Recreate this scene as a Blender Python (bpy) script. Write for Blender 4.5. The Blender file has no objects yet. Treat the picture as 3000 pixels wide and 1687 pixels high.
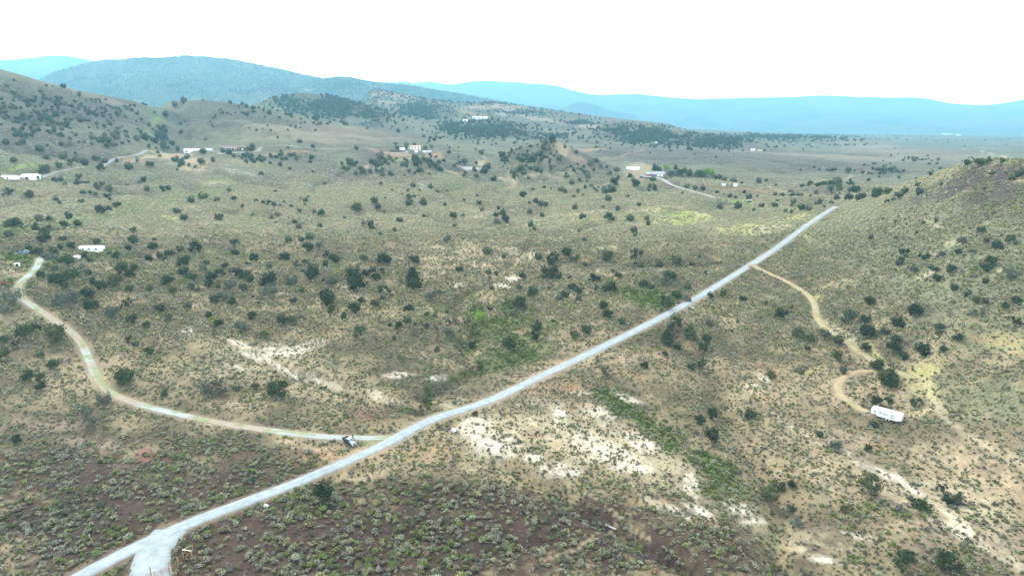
import bpy, bmesh, math, random
import numpy as np
from mathutils import Vector, Matrix

# ---------------------------------------------------------------- camera, world, sun, exposure
S = bpy.context.scene
C = S.collection
CAMZ = 100.0
HORIZON = 335.0                      # photo row of the true horizon (photo is 3000 x 1687)
TH = math.atan((843.5 - HORIZON) / 2000.0)
cd = bpy.data.cameras.new('camera')
cam = bpy.data.objects.new('camera', cd)
C.objects.link(cam)
cd.lens = 24.0; cd.sensor_width = 36.0
cd.clip_start = 1.0; cd.clip_end = 60000.0
cam.location = (0, 0, CAMZ)
cam.rotation_euler = (math.pi / 2 - TH, 0, 0)
S.camera = cam
HAZE_D = 0.000102                    # haze density per metre
SUN_EL = math.radians(50)
SUN_AZ = math.radians(-38)           # clockwise from +Y: far left, ahead of the camera
w = bpy.data.worlds.new('World'); S.world = w; w.use_nodes = True
nt = w.node_tree; nt.nodes.clear()
sky = nt.nodes.new('ShaderNodeTexSky'); sky.sky_type = 'NISHITA'; sky.sun_disc = False
sky.sun_elevation = SUN_EL; sky.sun_rotation = SUN_AZ
sky.altitude = 1500; sky.dust_density = 3.0
b1 = nt.nodes.new('ShaderNodeBackground'); b1.inputs[1].default_value = 0.05
nt.links.new(sky.outputs[0], b1.inputs[0])
b2 = nt.nodes.new('ShaderNodeBackground')          # the bright overcast veil
b2.inputs[0].default_value = (1.0, 0.99, 0.97, 1)
wtc = nt.nodes.new('ShaderNodeTexCoord'); wsp = nt.nodes.new('ShaderNodeSeparateXYZ'); wmr = nt.nodes.new('ShaderNodeMapRange')
nt.links.new(wtc.outputs['Generated'], wsp.inputs[0]); nt.links.new(wsp.outputs[2], wmr.inputs[0])
wmr.inputs[1].default_value = 0.02; wmr.inputs[2].default_value = 0.5            # horizon made brighter to whiten sky and haze, zenith kept dim
wmr.inputs[3].default_value = 5.6; wmr.inputs[4].default_value = 0.45
nt.links.new(wmr.outputs[0], b2.inputs[1])
ad = nt.nodes.new('ShaderNodeAddShader'); wo = nt.nodes.new('ShaderNodeOutputWorld')
nt.links.new(b1.outputs[0], ad.inputs[0]); nt.links.new(b2.outputs[0], ad.inputs[1])
nt.links.new(ad.outputs[0], wo.inputs[0])
sl = bpy.data.lights.new('sun', 'SUN'); sl.energy = 2.4; sl.angle = math.radians(5)
sl.color = (1.0, 0.94, 0.82)
so = bpy.data.objects.new('sun', sl); C.objects.link(so)
sd = Vector((math.sin(SUN_AZ) * math.cos(SUN_EL), math.cos(SUN_AZ) * math.cos(SUN_EL), math.sin(SUN_EL)))
so.rotation_euler = sd.to_track_quat('Z', 'Y').to_euler()
so.location = (0, 0, 300)
S.view_settings.view_transform = 'Standard'; S.view_settings.look = 'None'
S.view_settings.exposure = 0.88; S.view_settings.gamma = 1.0
try: S.view_settings.use_curve_mapping = False
except Exception: pass
try:
    S.cycles.max_bounces = 6; S.cycles.diffuse_bounces = 2; S.cycles.volume_bounces = 0
    S.cycles.transparent_max_bounces = 4
except Exception: pass

rnd = random.Random(7)
rng = np.random.default_rng(11)
FW = np.array([0, math.cos(TH), -math.sin(TH)]); UP = np.array([0, math.sin(TH), math.cos(TH)])

# ---------------------------------------------------------------- tags and mesh helpers
def tag(o, label=None, cat=None, group=None, kind=None):
    if label: o['label'] = label
    if cat: o['category'] = cat
    if group: o['group'] = group
    if kind: o['kind'] = kind
    return o

def empty(name, loc, rz=0.0, label=None, cat=None, group=None):
    o = bpy.data.objects.new(name, None); C.objects.link(o)
    o.location = loc; o.rotation_euler = (0, 0, rz); o.empty_display_size = 0.5
    return tag(o, label, cat, group)

def copy_tree(o, parent=None):
    c = o.copy(); C.objects.link(c); c.parent = parent
    for ch in list(o.children): copy_tree(ch, c)
    return c

def mesh_np(name, V, loops, starts, totals, mat, cols=None, smooth=False, parent=None):
    """one mesh object from numpy arrays"""
    me = bpy.data.meshes.new(name)
    me.vertices.add(len(V)); me.vertices.foreach_set('co', np.ascontiguousarray(V, dtype=np.float32).ravel())
    me.loops.add(len(loops)); me.loops.foreach_set('vertex_index', np.ascontiguousarray(loops, dtype=np.int32))
    me.polygons.add(len(starts)); me.polygons.foreach_set('loop_start', np.ascontiguousarray(starts, dtype=np.int32))
    try: me.polygons.foreach_set('loop_total', np.ascontiguousarray(totals, dtype=np.int32))
    except Exception: pass
    if cols is not None:
        a = me.attributes.new('Col', 'FLOAT_COLOR', 'POINT')
        c4 = np.ones((len(V), 4), dtype=np.float32); c4[:, :3] = cols
        a.data.foreach_set('color', c4.ravel())
    me.update(calc_edges=True); me.validate()
    if smooth: me.polygons.foreach_set('use_smooth', np.ones(len(starts), dtype=bool))
    me.materials.append(mat)
    o = bpy.data.objects.new(name, me); C.objects.link(o)
    if parent: o.parent = parent
    return o

def tri_mesh(name, V, F, mat, cols=None, smooth=False, parent=None):
    F = np.asarray(F, dtype=np.int32); n = len(F); k = F.shape[1]
    return mesh_np(name, V, F.ravel(), np.arange(n) * k, np.full(n, k), mat, cols, smooth, parent)

class MB:
    """collects shapes, links them as one mesh object"""
    def __init__(s): s.bm = bmesh.new()
    def box(s, c, d, rot=None, bev=0.0):
        m = Matrix.Translation(c)
        if rot is not None: m = m @ rot
        m = m @ Matrix.Diagonal((d[0], d[1], d[2], 1))
        r = bmesh.ops.create_cube(s.bm, size=1.0, matrix=m)
        if bev:
            es = list({e for v in r['verts'] for e in v.link_edges})
            bmesh.ops.bevel(s.bm, geom=es, offset=bev, segments=2, affect='EDGES')
        return s
    def bar(s, a, b, r, n=8, r2=None):
        a = Vector(a); b = Vector(b); d = b - a
        q = d.to_track_quat('Z', 'Y').to_matrix().to_4x4()
        bmesh.ops.create_cone(s.bm, cap_ends=True, segments=n, radius1=r, radius2=r if r2 is None else r2,
                              depth=d.length, matrix=Matrix.Translation((a + b) / 2) @ q)
        return s
    def tube(s, a, b, r, t, n=20):
        a = Vector(a); b = Vector(b); q = (b - a).to_track_quat('Z', 'Y')
        rings = []
        for p, rr in ((a, r), (b, r), (b, r - t), (a, r - t)):
            rings.append([s.bm.verts.new(p + q @ Vector((rr * math.cos(6.28318 * i / n), rr * math.sin(6.28318 * i / n), 0))) for i in range(n)])
        for k in range(4):
            A, B = rings[k], rings[(k + 1) % 4]
            for i in range(n):
                s.bm.faces.new((A[i], A[(i + 1) % n], B[(i + 1) % n], B[i]))
        return s
    def prism(s, pts, axis_a, axis_b, ext, off):
        """polygon pts (u,v) on axes a,b, extruded along ext vector, from off"""
        A = Vector(axis_a); B = Vector(axis_b); E = Vector(ext); O = Vector(off)
        f = [s.bm.verts.new(O + A * u + B * v) for u, v in pts]
        g = [s.bm.verts.new(O + A * u + B * v + E) for u, v in pts]
        n = len(pts)
        s.bm.faces.new(f); s.bm.faces.new(g[::-1])
        for i in range(n): s.bm.faces.new((f[i], g[i], g[(i + 1) % n], f[(i + 1) % n]))
        return s
    def poly(s, pts):
        s.bm.faces.new([s.bm.verts.new(p) for p in pts]); return s
    def build(s, name, mat, parent=None, smooth=False):
        bmesh.ops.recalc_face_normals(s.bm, faces=s.bm.faces[:])
        me = bpy.data.meshes.new(name); s.bm.to_mesh(me); s.bm.free()
        if smooth:
            for p in me.polygons: p.use_smooth = True
        me.materials.append(mat)
        o = bpy.data.objects.new(name, me); C.objects.link(o)
        if parent: o.parent = parent
        return o

# ---------------------------------------------------------------- materials
def newmat(name):
    m = bpy.data.materials.new(name); m.use_nodes = True
    n = m.node_tree; b = n.nodes['Principled BSDF']
    return m, n, b

def pmat(name, col, rough=0.7, metal=0.0, spec=0.3, var=0.12, scale=3.0):
    m, n, b = newmat(name)
    tc = n.nodes.new('ShaderNodeTexCoord'); no = n.nodes.new('ShaderNodeTexNoise')
    no.inputs['Scale'].default_value = scale; no.inputs['Detail'].default_value = 4
    n.links.new(tc.outputs['Object'], no.inputs['Vector'])
    r = n.nodes.new('ShaderNodeValToRGB')
    r.color_ramp.elements[0].position = 0.3; r.color_ramp.elements[1].position = 0.7
    r.color_ramp.elements[0].color = tuple(c * (1 - var) for c in col) + (1,)
    r.color_ramp.elements[1].color = tuple(min(1, c * (1 + var)) for c in col) + (1,)
    n.links.new(no.outputs[0], r.inputs[0]); n.links.new(r.outputs[0], b.inputs['Base Color'])
    b.inputs['Roughness'].default_value = rough; b.inputs['Metallic'].default_value = metal
    b.inputs['Specular IOR Level'].default_value = spec
    return m

def leafmat(name, col=None, var=0.35, attr=False):
    """foliage: colour from the attribute Col or fixed, a little different for every plant"""
    m, n, b = newmat(name)
    hs = n.nodes.new('ShaderNodeHueSaturation')
    if attr:
        a = n.nodes.new('ShaderNodeAttribute'); a.attribute_name = 'Col'
        n.links.new(a.outputs['Color'], hs.inputs['Color'])
    else:
        hs.inputs['Color'].default_value = tuple(col) + (1,)
        oi = n.nodes.new('ShaderNodeObjectInfo')
        mr = n.nodes.new('ShaderNodeMapRange')
        mr.inputs[3].default_value = 1 - var; mr.inputs[4].default_value = 1 + var
        n.links.new(oi.outputs['Random'], mr.inputs[0]); n.links.new(mr.outputs[0], hs.inputs['Value'])
    tc = n.nodes.new('ShaderNodeTexCoord'); no = n.nodes.new('ShaderNodeTexNoise')
    no.inputs['Scale'].default_value = 1.3; no.inputs['Detail'].default_value = 3
    n.links.new(tc.outputs['Object'], no.inputs['Vector'])
    mr2 = n.nodes.new('ShaderNodeMapRange'); mr2.inputs[1].default_value = .3; mr2.inputs[2].default_value = .7
    mr2.inputs[3].default_value = 0.7; mr2.inputs[4].default_value = 1.35
    n.links.new(no.outputs[0], mr2.inputs[0])
    mx = n.nodes.new('ShaderNodeMix'); mx.data_type = 'RGBA'; mx.blend_type = 'MULTIPLY'; mx.inputs[0].default_value = 1
    cb = n.nodes.new('ShaderNodeCombineColor')
    for i in range(3): n.links.new(mr2.outputs[0], cb.inputs[i])
    n.links.new(hs.outputs[0], mx.inputs[6]); n.links.new(cb.outputs[0], mx.inputs[7])
    n.links.new(mx.outputs[2], b.inputs['Base Color'])
    b.inputs['Roughness'].default_value = 0.85; b.inputs['Specular IOR Level'].default_value = 0.15
    return m

def groundmat():
    m, n, b = newmat('desert_ground')
    at = n.nodes.new('ShaderNodeAttribute'); at.attribute_name = 'Col'
    cv = n.nodes.new('ShaderNodeAttribute'); cv.attribute_name = 'cover'
    geo = n.nodes.new('ShaderNodeNewGeometry')
    def noise(sc, det=4, rough=.55):
        x = n.nodes.new('ShaderNodeTexNoise'); x.inputs['Scale'].default_value = sc
        x.inputs['Detail'].default_value = det; x.inputs['Roughness'].default_value = rough
        n.links.new(geo.outputs['Position'], x.inputs['Vector']); return x
    def rng_(src, a, b_, c, d):
        r = n.nodes.new('ShaderNodeMapRange'); n.links.new(src, r.inputs[0])
        for i, v in enumerate((a, b_, c, d)): r.inputs[i + 1].default_value = v
        return r.outputs[0]
    def mul(ca, val):
        x = n.nodes.new('ShaderNodeVectorMath'); x.operation = 'SCALE'
        n.links.new(ca, x.inputs[0]); n.links.new(val, x.inputs['Scale']); return x.outputs[0]
    c = mul(at.outputs['Color'], rng_(noise(0.9, 6, .65).outputs[0], .3, .7, .72, 1.28))
    c = mul(c, rng_(noise(0.06, 4).outputs[0], .3, .7, .84, 1.16))
    # sagebrush cover where no single shrub is built: dark and pale tufts
    tuft = rng_(noise(0.42, 3, .7).outputs[0], .47, .60, 0, 1)
    tm = n.nodes.new('ShaderNodeMath'); tm.operation = 'MULTIPLY'
    n.links.new(tuft, tm.inputs[0]); n.links.new(cv.outputs['Fac'], tm.inputs[1])
    g = n.nodes.new('ShaderNodeMix'); g.data_type = 'RGBA'
    g.inputs[6].default_value = (0.070, 0.085, 0.050, 1); g.inputs[7].default_value = (0.24, 0.27, 0.185, 1)
    n.links.new(rng_(noise(0.25, 3, .7).outputs[0], .38, .62, 0, 1), g.inputs[0])
    mx = n.nodes.new('ShaderNodeMix'); mx.data_type = 'RGBA'
    n.links.new(tm.outputs[0], mx.inputs[0]); n.links.new(c, mx.inputs[6]); n.links.new(g.outputs[2], mx.inputs[7])
    n.links.new(mx.outputs[2], b.inputs['Base Color'])
    b.inputs['Roughness'].default_value = 0.95; b.inputs['Specular IOR Level'].default_value = 0.1
    bp = n.nodes.new('ShaderNodeBump'); bp.inputs['Strength'].default_value = 0.6; bp.inputs['Distance'].default_value = 0.35
    n.links.new(noise(0.7, 5, .65).outputs[0], bp.inputs['Height']); n.links.new(bp.outputs[0], b.inputs['Normal'])
    return m

def roadmat(name, ca, cb_, cc=None, tracks=False):
    m, n, b = newmat(name)
    geo = n.nodes.new('ShaderNodeNewGeometry')
    x = n.nodes.new('ShaderNodeTexNoise'); x.inputs['Scale'].default_value = .5; x.inputs['Detail'].default_value = 7
    x.inputs['Roughness'].default_value = .7
    n.links.new(geo.outputs['Position'], x.inputs['Vector'])
    r = n.nodes.new('ShaderNodeValToRGB'); r.color_ramp.elements[0].position = .35; r.color_ramp.elements[1].position = .65
    r.color_ramp.elements[0].color = ca + (1,); r.color_ramp.elements[1].color = cb_ + (1,)
    n.links.new(x.outputs[0], r.inputs[0])
    at = n.nodes.new('ShaderNodeAttribute'); at.attribute_name = 'Col'
    mx = n.nodes.new('ShaderNodeMix'); mx.data_type = 'RGBA'; mx.blend_type = 'MULTIPLY'; mx.inputs[0].default_value = 1
    n.links.new(r.outputs[0], mx.inputs[6]); n.links.new(at.outputs['Color'], mx.inputs[7])
    n.links.new(mx.outputs[2], b.inputs['Base Color'])
    b.inputs['Roughness'].default_value = .95; b.inputs['Specular IOR Level'].default_value = .1
    return m

# ---------------------------------------------------------------- noise
_p = np.random.default_rng(3).permutation(512); _p = np.concatenate([_p, _p])
def perlin(x, y, seed=0):
    x = np.asarray(x, float) + seed * 17.31; y = np.asarray(y, float) + seed * 9.77
    xi = np.floor(x).astype(np.int64); yi = np.floor(y).astype(np.int64); xf = x - xi; yf = y - yi
    u = xf * xf * xf * (xf * (xf * 6 - 15) + 10); v = yf * yf * yf * (yf * (yf * 6 - 15) + 10)
    def g(ix, iy, fx, fy):
        h = _p[(_p[(ix + seed * 31) & 511] + iy) & 511] * (2 * math.pi / 512)
        return np.cos(h) * fx + np.sin(h) * fy
    a = g(xi, yi, xf, yf); b = g(xi + 1, yi, xf - 1, yf)
    c = g(xi, yi + 1, xf, yf - 1); d = g(xi + 1, yi + 1, xf - 1, yf - 1)
    return (a + u * (b - a) + v * ((c + u * (d - c)) - (a + u * (b - a)))) * 1.5
def fbm(x, y, sc, octv=4, seed=0, gain=.5):
    s = 0; a = 1; f = 1 / sc; t = 0
    for i in range(octv):
        s = s + a * perlin(x * f, y * f, seed + i); t += a; a *= gain; f *= 2.03
    return s / t
def sstep(a, b, x):
    t = np.clip((x - a) / (b - a), 0, 1); return t * t * (3 - 2 * t)

# ---------------------------------------------------------------- pixel <-> world
def pdir(px, py):
    px = np.asarray(px, float); py = np.asarray(py, float)
    u = (px - 1500) / 2000; v = (py - 843.5) / 2000
    return np.stack([u, FW[1] - v * UP[1], FW[2] - v * UP[2]], -1)
def pix(px, py, r):
    """azimuth and height of the point at ground distance r seen at a photo pixel"""
    d = pdir(px, py); h = np.hypot(d[..., 0], d[..., 1])
    return np.arctan2(d[..., 0], d[..., 1]), CAMZ + r * d[..., 2] / h
def proj(X, Y, Z):
    z = Z - CAMZ; dep = Y * FW[1] + z * FW[2]; up = Y * UP[1] + z * UP[2]
    return 1500 + 2000 * X / dep, 843.5 - 2000 * up / dep, dep

# ---------------------------------------------------------------- terrain: a smooth valley floor ...
ctl = []
for f in (-.95, -.65, -.35, 0, .35, .65, .95):
    for r in (30, 80, 140, 200, 255): ctl.append((f, r, 0.0))
    ctl.append((f, 20000, -110)); ctl.append((f, 9000, -115 if f > 0 else 20))
for px, py, r in [(100, 760, 430), (260, 738, 455), (-400, 760, 430), (800, 900, 330), (800, 700, 500), (1400, 880, 340), (1400, 700, 500), (1900, 700, 505),
                  (2460, 603, 640), (2000, 900, 332), (1500, 600, 640), (1000, 600, 640), (600, 600, 640), (0, 600, 610), (20, 527, 760),
                  (400, 535, 780), (1000, 530, 800), (1500, 500, 1000), (1900, 515, 850), (650, 446, 1000), (300, 475, 950),
                  (1210, 441, 1000), (1900, 460, 1250), (2300, 520, 900), (2300, 450, 1500), (2700, 430, 3000), (2300, 420, 2600),
                  (1700, 395, 2000), (3000, 425, 3300), (1400, 380, 1900), (2800, 398, 6000), (2300, 392, 6000), (1900, 372, 6000),
                  (3400, 500, 1000), (3000, 480, 1300), (3300, 440, 2000), (-300, 500, 900), (0, 420, 1500),
                  (500, 372, 2100), (900, 395, 1900), (1200, 412, 1750), (500, 350, 2700), (1000, 352, 2600), (1300, 330, 3200), (2200, 640, 590), (2600, 700, 500)]:
    f, z = pix(px, py, r); ctl.append((float(f), r, float(z)))
ctl = np.array(ctl)
def _k(d2): return np.where(d2 > 1e-12, .5 * d2 * np.log(np.maximum(d2, 1e-12)), 0)
cx = np.stack([ctl[:, 0] * 2.0, np.log(ctl[:, 1])], -1)
d2 = ((cx[:, None] - cx[None]) ** 2).sum(-1); N = len(cx)
A = np.zeros((N + 3, N + 3)); A[:N, :N] = _k(d2) + 0.01 * np.eye(N)
A[:N, N] = 1; A[:N, N + 1:] = cx; A[N, :N] = 1; A[N + 1:, :N] = cx.T
sol = np.linalg.solve(A, np.concatenate([ctl[:, 2], np.zeros(3)]))
def base_h(f, r):
    q = np.stack([f * 2.0, np.log(r)], -1); out = sol[N] + q @ sol[N + 1:]
    for i in range(N): out = out + sol[i] * _k(((q - cx[i]) ** 2).sum(-1))
    return out

# ... and the ridges that rise from it: crest (photo px, py), distance in metres, width in front and behind
RIDGES = [
    # right hill
    ([(2380, 625, 690), (2440, 606, 660), (2500, 590, 640), (2560, 572, 620), (2640, 545, 590), (2720, 517, 560), (2800, 488, 530), (2850, 474, 510), (2900, 468, 500),
      (3000, 470, 480), (3300, 440, 450), (3700, 420, 420)], 300, 170, .02, 1.0),
    # left hill and its lower shoulder
    ([(-900, 60, 1200), (-300, 120, 1250), (0, 203, 1300), (100, 232, 1320), (200, 258, 1350), (300, 280, 1400), (400, 297, 1450), (470, 322, 1500), (520, 350, 1500)], 520, 500, .015, .9),
    ([(-500, 360, 1050), (0, 368, 1050), (120, 368, 1060), (200, 378, 1080), (300, 392, 1100), (400, 412, 1130), (470, 432, 1150)], 190, 200, .02, 1.0),
    # long middle hill
    ([(450, 305, 1750), (500, 297, 1650), (570, 293, 1550), (650, 298, 1500), (760, 315, 1470), (900, 342, 1430), (1050, 370, 1400), (1200, 395, 1380), (1350, 415, 1370), (1450, 432, 1360)], 420, 330, .02, .8),
    # treed dark hills behind it
    ([(700, 318, 2300), (760, 298, 2250), (820, 280, 2200), (870, 271, 2200), (950, 277, 2200), (1050, 300, 2150), (1150, 330, 2100), (1250, 365, 2050), (1330, 398, 2000)], 420, 300, .02, 1),
    ([(1140, 328, 2600), (1180, 312, 2600), (1230, 306, 2600), (1290, 312, 2600), (1360, 335, 2600), (1420, 350, 2500)], 350, 250, .015, 1),
    ([(1250, 385, 1950), (1320, 365, 1950), (1390, 352, 1950), (1460, 347, 1950), (1540, 362, 1950), (1640, 386, 1900), (1760, 405, 1850)], 300, 220, .02, 1),
    # pinkish slopes
    ([(1060, 255, 3300), (1150, 270, 3200), (1250, 290, 3100), (1350, 300, 3000), (1450, 300, 2900), (1560, 315, 2800), (1700, 335, 2700), (1850, 352, 2600), (2000, 368, 2500)], 700, 500, .02, 1),
    # blue mountain, its shoulder
    ([(60, 240, 6695), (130, 222, 6695), (190, 203, 6613), (250, 185, 6531), (330, 172, 6450), (400, 170, 6368), (480, 167, 6368), (545, 161, 6368), (600, 163, 6368), (700, 178, 6287), (830, 205, 6205), (900, 222, 6123), (960, 232, 6042), (1060, 262, 5878)], 2100, 1000, .03, .9),
    ([(880, 240, 5715), (940, 231, 5633), (1007, 223, 5552), (1060, 234, 5552), (1120, 242, 5552), (1200, 250, 5715), (1300, 268, 5878), (1400, 284, 6042), (1500, 303, 6205), (1600, 318, 6368), (1680, 335, 6368)], 1000, 600, .02, .9),
    # cone in the middle distance of the valley
    ([(1400, 478, 980), (1440, 462, 975), (1500, 440, 970), (1560, 424, 965), (1600, 415, 960), (1628, 411, 955), (1660, 425, 950), (1720, 455, 950), (1780, 480, 950), (1850, 503, 950)], 170, 130, .012, 1.15),
    # treed low ridges on the right
    ([(1720, 385, 2000), (1770, 365, 2000), (1820, 359, 2000), (1900, 366, 2000), (2000, 383, 2000), (2100, 398, 1950), (2230, 418, 1900), (2350, 436, 1850)], 260, 200, .015, 1),
    ([(2050, 392, 2900), (2150, 388, 2900), (2300, 397, 2900), (2440, 402, 2850), (2520, 408, 2800), (2650, 424, 2700)], 300, 250, .02, 1),
    # terrace edge in the valley
    ([(1700, 425, 1450), (1900, 437, 1450), (2100, 446, 1400), (2300, 456, 1350), (2500, 468, 1320), (2700, 478, 1300)], 140, 300, .03, 1),
    # small blue cone far off
    ([(1560, 335, 9200), (1640, 322, 9200), (1680, 303, 9200), (1700, 297, 9200), (1730, 304, 9200), (1790, 324, 9200), (1880, 340, 9200)], 560, 560, .01, 1.1),
    # far ranges
    ([(-900, 150, 12879), (-300, 172, 12879), (0, 178, 12879), (70, 172, 12879), (120, 163, 12879), (165, 160, 12879), (240, 170, 12879), (330, 195, 12879), (430, 230, 12879)], 2400, 1000, .03, .9),
    ([(1050, 250, 16375), (1120, 240, 16375), (1163, 236, 16375), (1210, 240, 16375), (1252, 234, 16375), (1322, 244, 16375), (1400, 262, 16375)], 2400, 700, .01, .9),
    ([(1240, 262, 14719), (1310, 248, 14719), (1370, 238, 14719), (1411, 236, 14719), (1524, 240, 14719), (1629, 249, 14719), (1683, 267, 14719), (1749, 279, 14719), (1854, 274, 14719), (1950, 283, 14719), (2040, 291, 14719),
      (2150, 287, 14719), (2290, 284, 14719), (2380, 281, 14719), (2420, 277, 14719), (2460, 281, 14719), (2600, 286, 14719), (2690, 285, 14719), (2740, 293, 14719), (2800, 305, 14719), (2900, 308, 14719),
      (2960, 298, 14719), (3060, 280, 14719), (3400, 250, 14719), (4000, 240, 14719)], 5200, 1200, .03, .85),
]
RN = []
for pts, wf, wb, taper, ex in RIDGES:
    a = np.array(pts, float); f, z = pix(a[:, 0], a[:, 1], a[:, 2])
    RN.append((f, z, a[:, 2], wf, wb, taper, ex))

def full_h(f, r):
    X = r * np.sin(f); Y = r * np.cos(f)
    b = base_h(f, r)
    fade = sstep(250, 1200, r)
    b = b + fbm(X, Y, 90, 3, 5) * (1.2 + 5.0 * fade) + fbm(X, Y, 22, 3, 9) * (0.3 + .7 * fade) * sstep(60, 140, r)
    gul = 1 - np.abs(fbm(X + 30 * fbm(X, Y, 80, 2, 44), Y, 150, 3, 21)) * 2.4
    b = b - np.clip(gul, 0, 1) ** 3 * sstep(260, 480, r) * (1 - sstep(2500, 4500, r)) * 6
    out = b
    for ff, zz, rr, wf, wb, tp, ex in RN:
        m = (f > ff[0] - tp) & (f < ff[-1] + tp) & (r > rr.min() - wf) & (r < rr.max() + wb)
        if not m.any(): continue
        fm = f[m]; rm = r[m]
        zc = np.interp(fm, ff, zz); rc = np.interp(fm, ff, rr)
        # smooth the polyline a little
        for e in (-.35, .35):
            zc = zc + np.interp(fm + e * tp, ff, zz); rc = rc + np.interp(fm + e * tp, ff, rr)
        zc /= 3; rc /= 3
        wig = fbm(X[m], Y[m], wf * .45, 3, 33)
        d = (rm - rc) / np.where(rm < rc, wf * (1 + .35 * wig), wb)
        t = np.clip(1 - np.abs(d), 0, 1)
        s = np.where(rm < rc, t ** (1.15 * ex) * (1 - .35 * (1 - t) * t * 2), t * t * (3 - 2 * t))
        s = np.where(t > .85, s + 0 * s, s)
        e = sstep(ff[0] - tp, ff[0] + tp, fm) * (1 - sstep(ff[-1] - tp, ff[-1] + tp, fm))
        lift = np.maximum(zc - b[m], 0) * e
        ero = 1 - np.abs(fbm(X[m], Y[m], wf * .35, 3, 51)) * 2.2
        h = b[m] + lift * s - np.clip(ero, 0, 1) ** 2 * lift * (.04 if wf == 300 and zz.max() < 100 else (.20 if wf < 1500 else .34)) * (4 * s * (1 - s)) + fbm(X[m], Y[m], wf * .12, 4, 61) * lift * .06 * (1 - .6 * s)
        out[m] = np.maximum(out[m], h)
    return out

NF, NR = 1150, 1050
F0, F1 = -.95, .95; R0, R1 = 45.0, 17500.0
gf = np.linspace(F0, F1, NF); gl = np.linspace(math.log(R0), math.log(R1), NR); gr = np.exp(gl)
GF, GR = np.meshgrid(gf, gr)            # rows: distance, columns: azimuth
GX = GR * np.sin(GF); GY = GR * np.cos(GF)
GZ = full_h(GF.ravel(), GR.ravel()).reshape(NR, NF)

def gidx(X, Y):
    f = np.arctan2(X, Y); l = np.log(np.maximum(np.hypot(X, Y), R0))
    return np.clip((l - gl[0]) / (gl[-1] - gl[0]) * (NR - 1), 0, NR - 1.001), np.clip((f - F0) / (F1 - F0) * (NF - 1), 0, NF - 1.001)
def samp(G, X, Y):
    i, j = gidx(np.asarray(X, float), np.asarray(Y, float)); a = i.astype(int); b = j.astype(int); u = i - a; v = j - b
    return (G[a, b] * (1 - u) * (1 - v) + G[a + 1, b] * u * (1 - v) + G[a, b + 1] * (1 - u) * v + G[a + 1, b + 1] * u * v)
def hit(px, py):
    """first point of the ground seen at the given photo pixels"""
    px = np.atleast_1d(np.asarray(px, float)); py = np.atleast_1d(np.asarray(py, float))
    d = pdir(px, py); h = np.hypot(d[:, 0], d[:, 1]); d = d / h[:, None]
    rs = np.exp(np.linspace(math.log(60), math.log(17400), 1500))
    done = np.zeros(len(px), bool); R = np.full(len(px), 17400.0); prev = rs[0]; pd = np.full(len(px), 50.0)
    for r in rs:
        gap = CAMZ + r * d[:, 2] - samp(GZ, r * d[:, 0], r * d[:, 1])
        n = (~done) & (gap <= 0)
        if n.any():
            t = pd[n] / np.maximum(pd[n] - gap[n], 1e-6); R[n] = prev + (r - prev) * t; done |= n
        prev = r; pd = gap
    X = R * d[:, 0]; Y = R * d[:, 1]
    return np.stack([X, Y, samp(GZ, X, Y)], -1), done
def P(px, py):
    q, ok = hit(px, py); return Vector([float(v) for v in q[0]])
def dens(pts, step):
    pts = np.asarray(pts, float); out = []
    # Catmull-Rom through the points, then even spacing
    n = len(pts)
    for i in range(n - 1):
        p0 = pts[max(i - 1, 0)]; p1 = pts[i]; p2 = pts[i + 1]; p3 = pts[min(i + 2, n - 1)]
        k = max(2, int(np.linalg.norm(p2[:2] - p1[:2]) / step) * 2)
        for t in np.arange(k) / k:
            out.append(.5 * ((2 * p1) + (-p0 + p2) * t + (2 * p0 - 5 * p1 + 4 * p2 - p3) * t * t + (-p0 + 3 * p1 - 3 * p2 + p3) * t ** 3))
    out.append(pts[-1]); out = np.array(out)
    L = np.concatenate([[0], np.cumsum(np.linalg.norm(np.diff(out[:, :2], axis=0), axis=1))])
    q = np.arange(0, L[-1], step)
    return np.stack([np.interp(q, L, out[:, k]) for k in range(out.shape[1])], -1)
def near_line(line, rad, fn):
    """fn(rows, cols, distance, nearest index) over the grid within rad of a world polyline, in chunks"""
    D = np.full((NR, NF), 1e9); I = np.zeros((NR, NF), int)
    for k in range(0, len(line), 12):
        seg = line[k:k + 13]
        i, j = gidx(seg[:, 0], seg[:, 1]); rr = np.hypot(seg[:, 0], seg[:, 1])
        di = rad / rr.min() / ((gl[-1] - gl[0]) / NR) + 2; dj = rad / rr.min() / ((F1 - F0) / NF) + 2
        a0, a1 = max(0, int(i.min() - di)), min(NR, int(i.max() + di) + 1); b0, b1 = max(0, int(j.min() - dj)), min(NF, int(j.max() + dj) + 1)
        if a1 <= a0 or b1 <= b0: continue
        x = GX[a0:a1, b0:b1]; y = GY[a0:a1, b0:b1]; dd = D[a0:a1, b0:b1]; ii = I[a0:a1, b0:b1]
        for q in range(len(seg)):
            e = np.hypot(x - seg[q, 0], y - seg[q, 1]); m = e < dd
            dd[m] = e[m]; ii[m] = k + q
    a, b = np.nonzero(D < rad)
    fn(a, b, D[a, b], I[a, b])

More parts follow.
